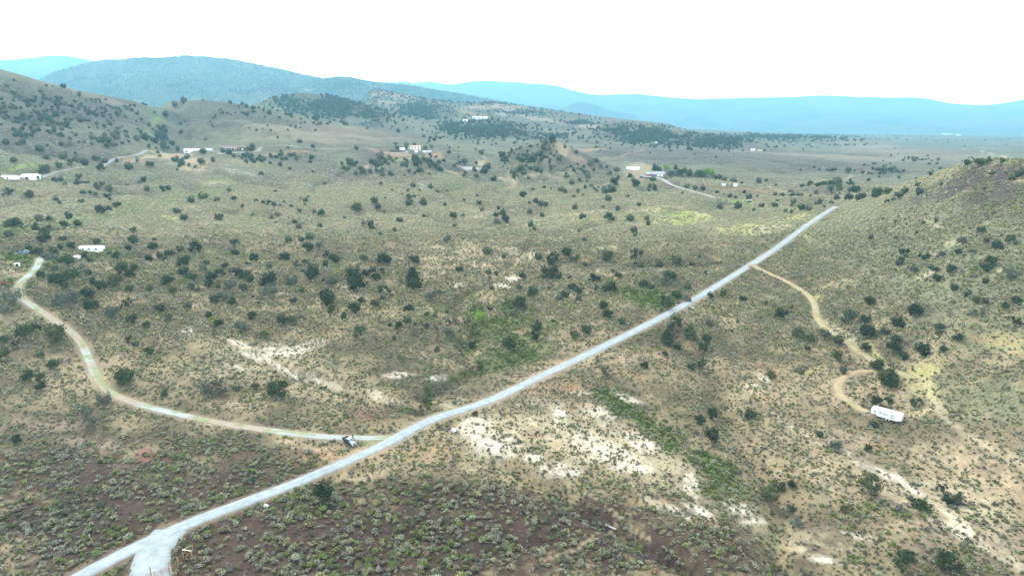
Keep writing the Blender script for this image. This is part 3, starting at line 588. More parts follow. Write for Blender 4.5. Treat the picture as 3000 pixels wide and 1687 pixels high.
for pts, wd in [([(-60, 700), (0, 688), (60, 672), (160, 650), (250, 640), (330, 617), (420, 592), (500, 576), (640, 560)], 13), ([(470, 325), (455, 350), (435, 380), (440, 410)], 9), ([(1100, 1290), (1080, 1300), (1060, 1304)], 3)]:
    a = np.array(pts, float); q, _ = hit(a[:, 0], a[:, 1]); ln = dens(q, 3.0)       # greener grass along the swales
    def gr_(i, j, d, k, wd=wd):
        mm = ((1 - sstep(wd * .1, wd, d + 3 * N1[i, j])) * (.8 if wd > 10 else .4))[:, None]; COL[i, j] = COL[i, j] * (1 - mm) + np.array((.17, .25, .07)) * mm; GREEN[i, j] = np.maximum(GREEN[i, j], mm[:, 0] * .5)
    near_line(ln, wd * 1.4, gr_)
COL = np.clip(COL * (1 + .22 * N2[..., None] * (GR < 500)[..., None]), .02, .9)
# how much of the ground the low sage hides where it is too far off to be built bush by bush
COVER = (.10 + .62 * sstep(450, 820, GR)) * (1 - LESS) * (1 - .6 * sstep(5000, 12000, GR))
COVER = np.where(ROADD < 1.0, 0, COVER)

# ---------------------------------------------------------------- ground and hills: one continuous sheet, cut at 1.6 km
GM = groundmat()
def sheet(name, i0, i1):
    n = i1 - i0; idx = np.arange(n * NF).reshape(n, NF)
    F = np.stack([idx[:-1, :-1], idx[:-1, 1:], idx[1:, 1:], idx[1:, :-1]], -1).reshape(-1, 4)
    F = F[:, ::-1]
    V = np.stack([GX[i0:i1], GY[i0:i1], GZ[i0:i1]], -1).reshape(-1, 3)
    o = tri_mesh(name, V, F, GM, COL[i0:i1].reshape(-1, 3), smooth=True)
    a = o.data.attributes.new('cover', 'FLOAT', 'POINT'); a.data.foreach_set('value', COVER[i0:i1].astype(np.float32).ravel())
    tag(o, kind='structure'); return o
cutrow = int(np.searchsorted(gr, 1650))
sheet('ground', 0, cutrow + 1)
sheet('hills', cutrow, NR)
# the ground carries on below and behind the camera
m = MB(); k = 24
ringp = [(R0 * math.sin(F0 + (F1 - F0) * i / k), R0 * math.cos(F0 + (F1 - F0) * i / k), float(samp(GZ, R0 * math.sin(F0 + (F1 - F0) * i / k), R0 * math.cos(F0 + (F1 - F0) * i / k)))) for i in range(k + 1)]
z0 = -.2
far_l = (11500 * math.sin(F0), 11500 * math.cos(F0), -40); far_r = (11500 * math.sin(F1), 11500 * math.cos(F1), -40)
m.poly([(x, y, z0) for x, y, z in ringp][::-1] + [(-14200, 40, z0), (-14200, -2500, z0), (14200, -2500, z0), (14200, 40, z0)])
b = m.build('ground_behind', GM); tag(b, kind='structure')
a = b.data.attributes.new('Col', 'FLOAT_COLOR', 'POINT')
for q in a.data: q.color = (.18, .14, .105, 1)
a = b.data.attributes.new('cover', 'FLOAT', 'POINT')
for q in a.data: q.value = .4

# ---------------------------------------------------------------- road surfaces, laid on the graded beds
def strip(name, ln, wd, mat, lift, colfn, parent=None, trim=None):
    n = len(ln); d = np.gradient(ln[:, :2], axis=0); d /= np.linalg.norm(d, axis=1)[:, None] + 1e-9
    nr = np.stack([-d[:, 1], d[:, 0]], -1); s = np.arange(n) * 1.5
    prof = [(-.62, -.42), (-.5, -.02), (-.36, .02), (-.22, .0), (-.07, .05), (.07, .05), (.22, .0), (.36, .02), (.5, -.02), (.62, -.42)]
    V = []; Cc = []
    for q, (u, dz) in enumerate(prof):
        e = fbm(s, s * 0 + q * 3.1, 7, 3, 13) * (.22 if abs(u) > .4 else .05) + fbm(s, s * 0 + 40 + (u > 0), 26, 2, 15) * .25 * (abs(u) > .3)
        off = (u * wd + np.sign(u) * e)
        V.append(np.stack([ln[:, 0] + nr[:, 0] * off, ln[:, 1] + nr[:, 1] * off, ln[:, 2] + dz + lift], -1)); Cc.append(colfn(s, u))
    V = np.stack(V, 1).reshape(-1, 3); Cc = np.stack(Cc, 1).reshape(-1, 3); k = len(prof)
    idx = np.arange(n * k).reshape(n, k)
    F = np.stack([idx[:-1, :-1], idx[:-1, 1:], idx[1:, 1:], idx[1:, :-1]], -1).reshape(-1, 4)
    o = tri_mesh(name, V, F, mat, Cc, smooth=True)
    return o
def c_main(s, u):
    g = {0: 1.0}.get(0); a = abs(u)
    base = np.array((1, 1, 1.)) * (1.04 if .12 < a < .34 else (.88 if a > .45 else 1.0))
    return base[None] * (1 + .10 * fbm(s, s * 0 + u * 9, 12, 3, 19))[:, None]
m1 = roadmat('gravel', (.25, .29, .30), (.36, .405, .42))
ro = strip('gravel_road', LN['main'], 4.1, m1, 0.0, c_main)
r2 = strip('gravel_spur', LN['spur'], 7.6, m1, -.035, c_main)
for o in (ro, r2): tag(o, kind='structure')
def c_drive(s, u):
    k = fbm(s, s * 0 + 3, 34, 2, 23); g = sstep(-.12, .12, k)[:, None]
    g = np.where((s < 45)[:, None], .75, g)
    c = np.array((.35, .39, .39)) * g + np.array((.34, .29, .23)) * (1 - g)
    e = sstep(.05, .22, fbm(s, s * 0 + 31 + u * 4, 9, 3, 29) + .15 * (1 if abs(u) < .1 else 0) - .05 + .1 * (abs(u) > .45))[:, None] * .7
    return c * (1 - e) + np.array((.22, .26, .10)) * e
m2 = roadmat('dirt', (.85, .85, .85), (1.12, 1.12, 1.12))
tag(strip('driveway', LN['drive'], 2.9, m2, 0, c_drive), kind='structure')
def c_track(s, u):
    g = sstep(0, 60, s)[:, None]
    c = np.array((.38, .27, .17)) * (1 - g) + np.array((.36, .31, .18)) * g
    e = sstep(.0, .3, fbm(s, s * 0 + 7 + u * 4, 12, 3, 37) + .25 * (abs(u) > .4))[:, None] * .6
    return c * (1 - e) + np.array((.27, .24, .13)) * e
tag(strip('dirt_track', LN['track'], 2.9, m2, 0, c_track), kind='structure')
tag(strip('looping_track', LN['loop'], 2.7, m2, .02, c_track), kind='structure')
tag(strip('hill_road', LN['upper'], 5, m2, .05, lambda s, u: np.tile(np.array((.24, .25, .24)) * (1.1 if abs(u) < .4 else .7), (len(s), 1))), kind='structure')
tag(strip('yard_road', LN['yard'], 3.6, m2, .05, lambda s, u: np.tile(np.array((.34, .33, .33)), (len(s), 1))), kind='structure')

# ---------------------------------------------------------------- shrubs
TWIG_SHADE = np.array((.075, .060, .045))  # twig brown, kept dark to stand in for shade inside the bush
def ico(sub):
    bm = bmesh.new(); bmesh.ops.create_icosphere(bm, subdivisions=sub, radius=1.0)
    V = np.array([v.co[:] for v in bm.verts]); F = np.array([[v.index for v in f.verts] for f in bm.faces]); bm.free(); return V, F
ICO1, ICF1 = ico(1); ICO2, ICF2 = ico(2)
def bush_shape(seed, nleaf, lobes=6, leaf=.17):
    """a unit sagebrush: uneven cushions of twigs, dark as inner shade, set with leaf tufts; returns verts, tris, shade variation"""
    r = np.random.default_rng(seed); V = []; F = []; K = []; nv = 0
    cs = []
    for i in range(lobes):
        a = r.uniform(0, 6.283); d = r.uniform(0, .62) * (i > 0)
        rad = r.uniform(.30, .46) * (1.15 if i == 0 else 1); h = r.uniform(.26, .52) * (1.2 - .7 * d)
        c = np.array((d * math.cos(a), d * math.sin(a), h)); cs.append((c, rad))
        v = ICO1 * rad * .72 * (1 + .25 * r.standard_normal((len(ICO1), 1))) * np.array((1, 1, .85)) + c
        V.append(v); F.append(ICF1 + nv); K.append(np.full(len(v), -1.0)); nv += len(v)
    for i in range(nleaf):
        c, rad = cs[r.integers(lobes)]
        n = r.standard_normal(3); n[2] = abs(n[2]) * .9 + .05 * r.standard_normal(); n /= np.linalg.norm(n)
        p = c + n * rad * r.uniform(.8, 1.22) * np.array((1, 1, .9))
        if p[2] < .03: continue
        t = np.cross(n, r.standard_normal(3)); t /= np.linalg.norm(t); b = np.cross(n, t)
        s = leaf * r.uniform(.6, 1.3)
        V.append(np.array([p - t * s * .5, p + t * s * .5, p + (b * .6 + n * .8) * s])); F.append(np.array([[0, 1, 2]]) + nv)
        K.append(np.full(3, r.uniform(.65, 1.4))); nv += 3
    return np.concatenate(V), np.concatenate(F), np.concatenate(K)
def low_shape(seed, n=7):
    """a small far bush of a dozen faces"""
    r = np.random.default_rng(seed); a = np.arange(n) * 6.283 / n + r.uniform(-.3, .3, n)
    lo = np.stack([np.cos(a) * r.uniform(.75, 1.1, n), np.sin(a) * r.uniform(.75, 1.1, n), np.full(n, -.08)], -1)
    up = np.stack([np.cos(a + .4) * r.uniform(.4, .8, n), np.sin(a + .4) * r.uniform(.4, .8, n), r.uniform(.45, .85, n)], -1)
    V = np.concatenate([lo, up, [[r.uniform(-.2, .2), r.uniform(-.2, .2), r.uniform(.8, 1.0)]]]); F = []
    for i in range(n):
        j = (i + 1) % n; F += [[i, j, n + i], [j, n + j, n + i], [n + i, n + j, 2 * n]]
    return V, np.array(F), np.concatenate([np.full(n, .50), r.uniform(.6, .95, n), [.98]])  # self-shadow put into the colour: dark foot, light top
def scatter_mesh(name, shapes, X, Y, W, Hh, colr, mat, sink=.03, slope_z=None):
    """every bush of a far patch of cover in one mesh"""
    Vs = []; Fs = []; Cs = []; nv = 0; Z = samp(GZ, X, Y) if slope_z is None else slope_z
    which = rng.integers(len(shapes), size=len(X)); rot = rng.uniform(0, 6.283, len(X))
    for k, (V, F, K) in enumerate(shapes):
        m = np.nonzero(which == k)[0]
        if not len(m): continue
        c, s = np.cos(rot[m])[:, None], np.sin(rot[m])[:, None]; w_ = W[m][:, None]; el = rng.uniform(.75, 1.3, len(m))[:, None]
        vx = V[None, :, 0] * el; vy = V[None, :, 1] / el
        P_ = np.stack([X[m][:, None] + (vx * c - vy * s) * w_, Y[m][:, None] + (vx * s + vy * c) * w_, Z[m][:, None] - sink + V[None, :, 2] * Hh[m][:, None]], -1).reshape(-1, 3)
        Vs.append(P_); n = len(V)
        Fs.append((F[None] + (np.arange(len(m)) * n)[:, None, None]).reshape(-1, 3) + nv); nv += len(P_)
        cc = colr[m][:, None, :] * np.abs(K)[None, :, None]; cc[:, K < 0] = TWIG_SHADE          # dark twig core, inner shade put into its colour
        Cs.append(cc.reshape(-1, 3))
    return tri_mesh(name, np.concatenate(Vs), np.concatenate(Fs), mat, np.concatenate(Cs))

SAGE = np.array((.325, .335, .215)); GRN = np.array((.17, .25, .05)); YEL = np.array((.32, .34, .13)); OLI = np.array((.12, .145, .07)); DEAD = np.array((.19, .16, .15)); DRY = np.array((.30, .22, .12)); PALE = np.array((.33, .36, .26))
def shrub_colours(X, Y):
    n = len(X); c = np.zeros((n, 3)); u = rng.random(n); g = samp(GREEN, X, Y); br = samp(BR, X, Y)
    k = fbm(X, Y, 30, 3, 66)
    pg = np.clip(.20 + .35 * k + .8 * g, .04, .9)           # share of bright green rabbitbrush
    c[:] = SAGE
    c[u < pg] = GRN
    c[g > .5] = np.where((rng.random((int((g > .5).sum()), 1)) < .75), np.array((.085, .145, .03)), c[g > .5])
    z = rng.random(n); z = np.where(g > .5, .5, z); c[(u >= pg) & (z < .07)] = YEL; c[(u >= pg) & (z > .80)] = OLI; c[(u >= pg) & (z > .93)] = DEAD
    c[(u >= pg) & (z > .07) & (z < .10)] = DRY; c[(u >= pg) & (z > .10) & (z < .20) & (br > .4)] = PALE
    return c * rng.uniform(.72, 1.28, n)[:, None] * (1 + rng.uniform(-.06, .06, (n, 3)))
def soft(c): return (c * .42 + .58 * (.6 * SAGE + .4 * OLI)) * np.array((1.06, .96, .94))      # far bushes: leaf and twig colours blend
def cand(n, r0, r1, fmax=.83):
    f = rng.uniform(-fmax, fmax, n); r = np.sqrt(rng.uniform(r0 * r0, r1 * r1, n)); return r * np.sin(f), r * np.cos(f)
def accept(X, Y, dn):
    k = fbm(X, Y, 17, 3, 101) * .8 + fbm(X, Y, 6, 2, 111) * .5
    d = dn * (1.12 - .36 * samp(BR, X, Y)) * (1 + 1.6 * k) * (1 - .92 * samp(LESS, X, Y)) * (1 + 1.6 * samp(GREEN, X, Y))
    d = np.where(samp(ROADD, X, Y) < .9, 0, d)
    return rng.random(len(X)) < d
leafA = leafmat('sage_leaves', attr=True)
NEAR = [bush_shape(s, 130, 7, .16) for s in range(10)]; MID = [bush_shape(40 + s, 20, 3, .36) for s in range(8)]; LOW = [low_shape(80 + s) for s in range(10)]
AREA = .83 * 1.0
# nearest bushes: the 300 that show largest are things of their own
X, Y = cand(int(AREA * (300 ** 2 - 105 ** 2) * 1.15), 105, 300)
m = accept(X, Y, .56 - .06 * 0); X = X[m]; Y = Y[m]
Wd = np.clip(rng.lognormal(-.22, .36, len(X)), .35, 1.75) * (.58 + .32 * samp(BR, X, Y) + .25 * samp(GREEN, X, Y)); cl = shrub_colours(X, Y)
Zs = samp(GZ, X, Y); px_, py_, dp_ = proj(X, Y, Zs)
inside = (px_ > 15) & (px_ < 2985) & (py_ > 1000) & (py_ < 1672)
score = np.where(inside, Wd / dp_, 0); order = np.argsort(-score)[:300]; big = np.zeros(len(X), bool); big[order] = True
SHRUBS = [(float(X[i]), float(Y[i]), float(Zs[i]), float(Wd[i]), cl[i], float(px_[i]), float(py_[i])) for i in order]
r = ~big
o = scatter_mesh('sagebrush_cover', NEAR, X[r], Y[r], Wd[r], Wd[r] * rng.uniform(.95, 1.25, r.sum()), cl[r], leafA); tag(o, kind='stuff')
# middle distance
X, Y = cand(int(AREA * (560 ** 2 - 300 ** 2) * 1.15), 300, 560, .78); m = accept(X, Y, .60) & (rng.random(len(X)) < 1 - sstep(460, 560, np.hypot(X, Y))); X = X[m]; Y = Y[m]
Wd = np.clip(rng.lognormal(-.50, .32, len(X)), .32, 1.4) * (1 + .35 * samp(GREEN, X, Y))
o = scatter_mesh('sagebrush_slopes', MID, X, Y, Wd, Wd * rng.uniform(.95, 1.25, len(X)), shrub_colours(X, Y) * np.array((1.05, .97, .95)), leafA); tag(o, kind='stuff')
X, Y = cand(int(AREA * (900 ** 2 - 460 ** 2) * .5), 460, 900, .74); m = accept(X, Y, .5) & (rng.random(len(X)) < sstep(460, 560, np.hypot(X, Y)) * (1 - .8 * sstep(650, 900, np.hypot(X, Y)))); X = X[m]; Y = Y[m]
Wd = np.clip(rng.lognormal(-.25, .3, len(X)), .4, 1.6)
o = scatter_mesh('sagebrush_far_slopes', LOW, X, Y, Wd, Wd * rng.uniform(.8, 1.1, len(X)), soft(shrub_colours(X, Y)), leafA); tag(o, kind='stuff')
# dry grass tufts and litter between the nearest bushes
def tuft(seed):
    r = np.random.default_rng(seed); V = []; F = []
    for i in range(9):
        a = r.uniform(0, 6.283); p = np.array((math.cos(a), math.sin(a), 0)) * r.uniform(0, .5); l = p + np.array((r.uniform(-.7, .7), r.uniform(-.7, .7), r.uniform(.5, 1)))
        t = np.array((-math.sin(a), math.cos(a), 0)) * .14
        V.append(np.array([p - t, p + t, l])); F.append([3 * i, 3 * i + 1, 3 * i + 2])
    return np.concatenate(V), np.array(F), np.ones(27)
X, Y = cand(60000, 108, 330); m = (samp(ROADD, X, Y) > .3) & (rng.random(len(X)) < .6 + .5 * fbm(X, Y, 12, 2, 7)); X = X[m]; Y = Y[m]
kc = rng.random((len(X), 1)); tc_ = np.where(kc < .35, np.array((.30, .25, .13)), np.where(kc < .7, np.array((.17, .19, .08)), np.array((.13, .10, .08)))) * rng.uniform(.7, 1.3, (len(X), 1))
tc_ = tc_ * (1 - .55 * samp(BR, X, Y))[:, None]
Wt = rng.uniform(.15, .4, len(X))
o = scatter_mesh('grass_tufts', [tuft(s) for s in range(5)], X, Y, Wt, Wt * .8, tc_, leafA, 0.0); tag(o, kind='stuff')

# ---------------------------------------------------------------- trees
def crown_shape(seed, form, nleaf, leaf):
    """unit crown (height 1, half width about .5 for round): lobes of foliage, gaps between, leaf tufts all over"""
    r = np.random.default_rng(seed); L = []
    if form == 'round':
        L.append((np.array((0, 0, .50)), .33))
        for i in range(9):
            a = i * 2.4 + r.uniform(-.4, .4); d = r.uniform(.2, .36); z = r.uniform(.22, .78); L.append((np.array((d * math.cos(a), d * math.sin(a), z)), r.uniform(.15, .24)))
    elif form == 'cone':
        for i in range(10):
            z = .12 + .82 * i / 10; a = i * 2.4; d = .16 * (1 - z) + .02; L.append((np.array((d * math.cos(a), d * math.sin(a), z)), .27 * (1.02 - z) + .06))
    elif form == 'broad':
        for i in range(13):
            a = i * 2.4 + r.uniform(-.4, .4); d = r.uniform(.15, .55) if i else 0; z = r.uniform(.35, .72) - d * .35; L.append((np.array((d * math.cos(a), d * math.sin(a), z)), r.uniform(.17, .27)))
    elif form == 'ragged':
        for i in range(9):
            a = i * 2.4 + r.uniform(-.8, .8); d = r.uniform(.1, .5); z = r.uniform(.15, .85); L.append((np.array((d * math.cos(a), d * math.sin(a), z)), r.uniform(.11, .22)))
    V = []; F = []; nv = 0
    for c, rad in L:
        v = ICO1 * rad * .72 * (1 + .22 * r.standard_normal((len(ICO1), 1))) + c
        V.append(v); F.append(ICF1 + nv); nv += len(v)
    wts = np.array([q[1] ** 2 for q in L]); wts /= wts.sum()
    for i in range(nleaf):
        c, rad = L[r.choice(len(L), p=wts)]
        n = r.standard_normal(3); n /= np.linalg.norm(n); p = c + n * rad * r.uniform(.7, 1.3)
        if p[2] < .03: continue
        t = np.cross(n, r.standard_normal(3)); t /= np.linalg.norm(t); b = np.cross(n, t); s = leaf * r.uniform(.6, 1.35)
        q = p + (b * .55 + n * .6 + np.array((0, 0, .35))) * s
        V.append(np.array([p - t * s * .5, p + t * s * .5, q])); F.append(np.array([[0, 1, 2]]) + nv); nv += 3
    return np.concatenate(V), np.concatenate(F), L
bark = pmat('juniper_bark', (.16, .12, .09), .95, var=.3)
TONES = {'dark green': (.040, .058, .026), 'deep green': (.052, .078, .030), 'olive': (.085, .100, .042), 'grey-green': (.085, .098, .068), 'bright green': (.14, .24, .04), 'fresh green': (.09, .15, .045), 'bare grey': (.19, .165, .155)}
TM = {k: leafmat('foliage_' + k.replace(' ', '_').replace('-', '_'), tuple(q * (.72 if 'bright' not in k and 'grey' not in k else .95) for q in v), .22) for k, v in TONES.items()}
PROTO = {}
def tree_proto(form, tone, seed):
    key = (form, tone, seed)
    if key in PROTO: return PROTO[key]
    V, F, L = crown_shape(seed + 500, form, 620 if form != 'ragged' else 360, .085)
    me = bpy.data.meshes.new('crown'); me.from_pydata(V.tolist(), [], F.tolist()); me.update(); me.materials.append(TM[tone])
    m = MB(); th = .22 if form in ('round', 'broad', 'cone') else .3
    m.bar((0, 0, -.12), (.01, .01, th), .045, 7, .034)
    for c, rad in L[1:6]:
        m.bar((.01, .01, th * .8), tuple(c), .026, 5, .010)
    bmesh.ops.recalc_face_normals(m.bm, faces=m.bm.faces[:])
    mt = bpy.data.meshes.new('trunk'); m.bm.to_mesh(mt); m.bm.free(); mt.materials.append(bark)
    PROTO[key] = (me, mt); return PROTO[key]
def put_tree(x, y, z, wd, ht, form, tone, seed, name='juniper_tree', cat='tree'):
    me, mt = tree_proto(form, tone, seed)
    o = bpy.data.objects.new(name, None); C.objects.link(o); o.location = (x, y, z)
    hw = {'round': .52, 'cone': .36, 'broad': .72, 'ragged': .6}[form]
    o.scale = (wd / 2 / hw, wd / 2 / hw, ht); o.rotation_euler = (0, 0, rnd.uniform(0, 6.28)); o.empty_display_size = .5
    for nm, d in (('crown', me), ('trunk', mt)):
        c = bpy.data.objects.new(nm, d); C.objects.link(c); c.parent = o
    o['category'] = cat; return o

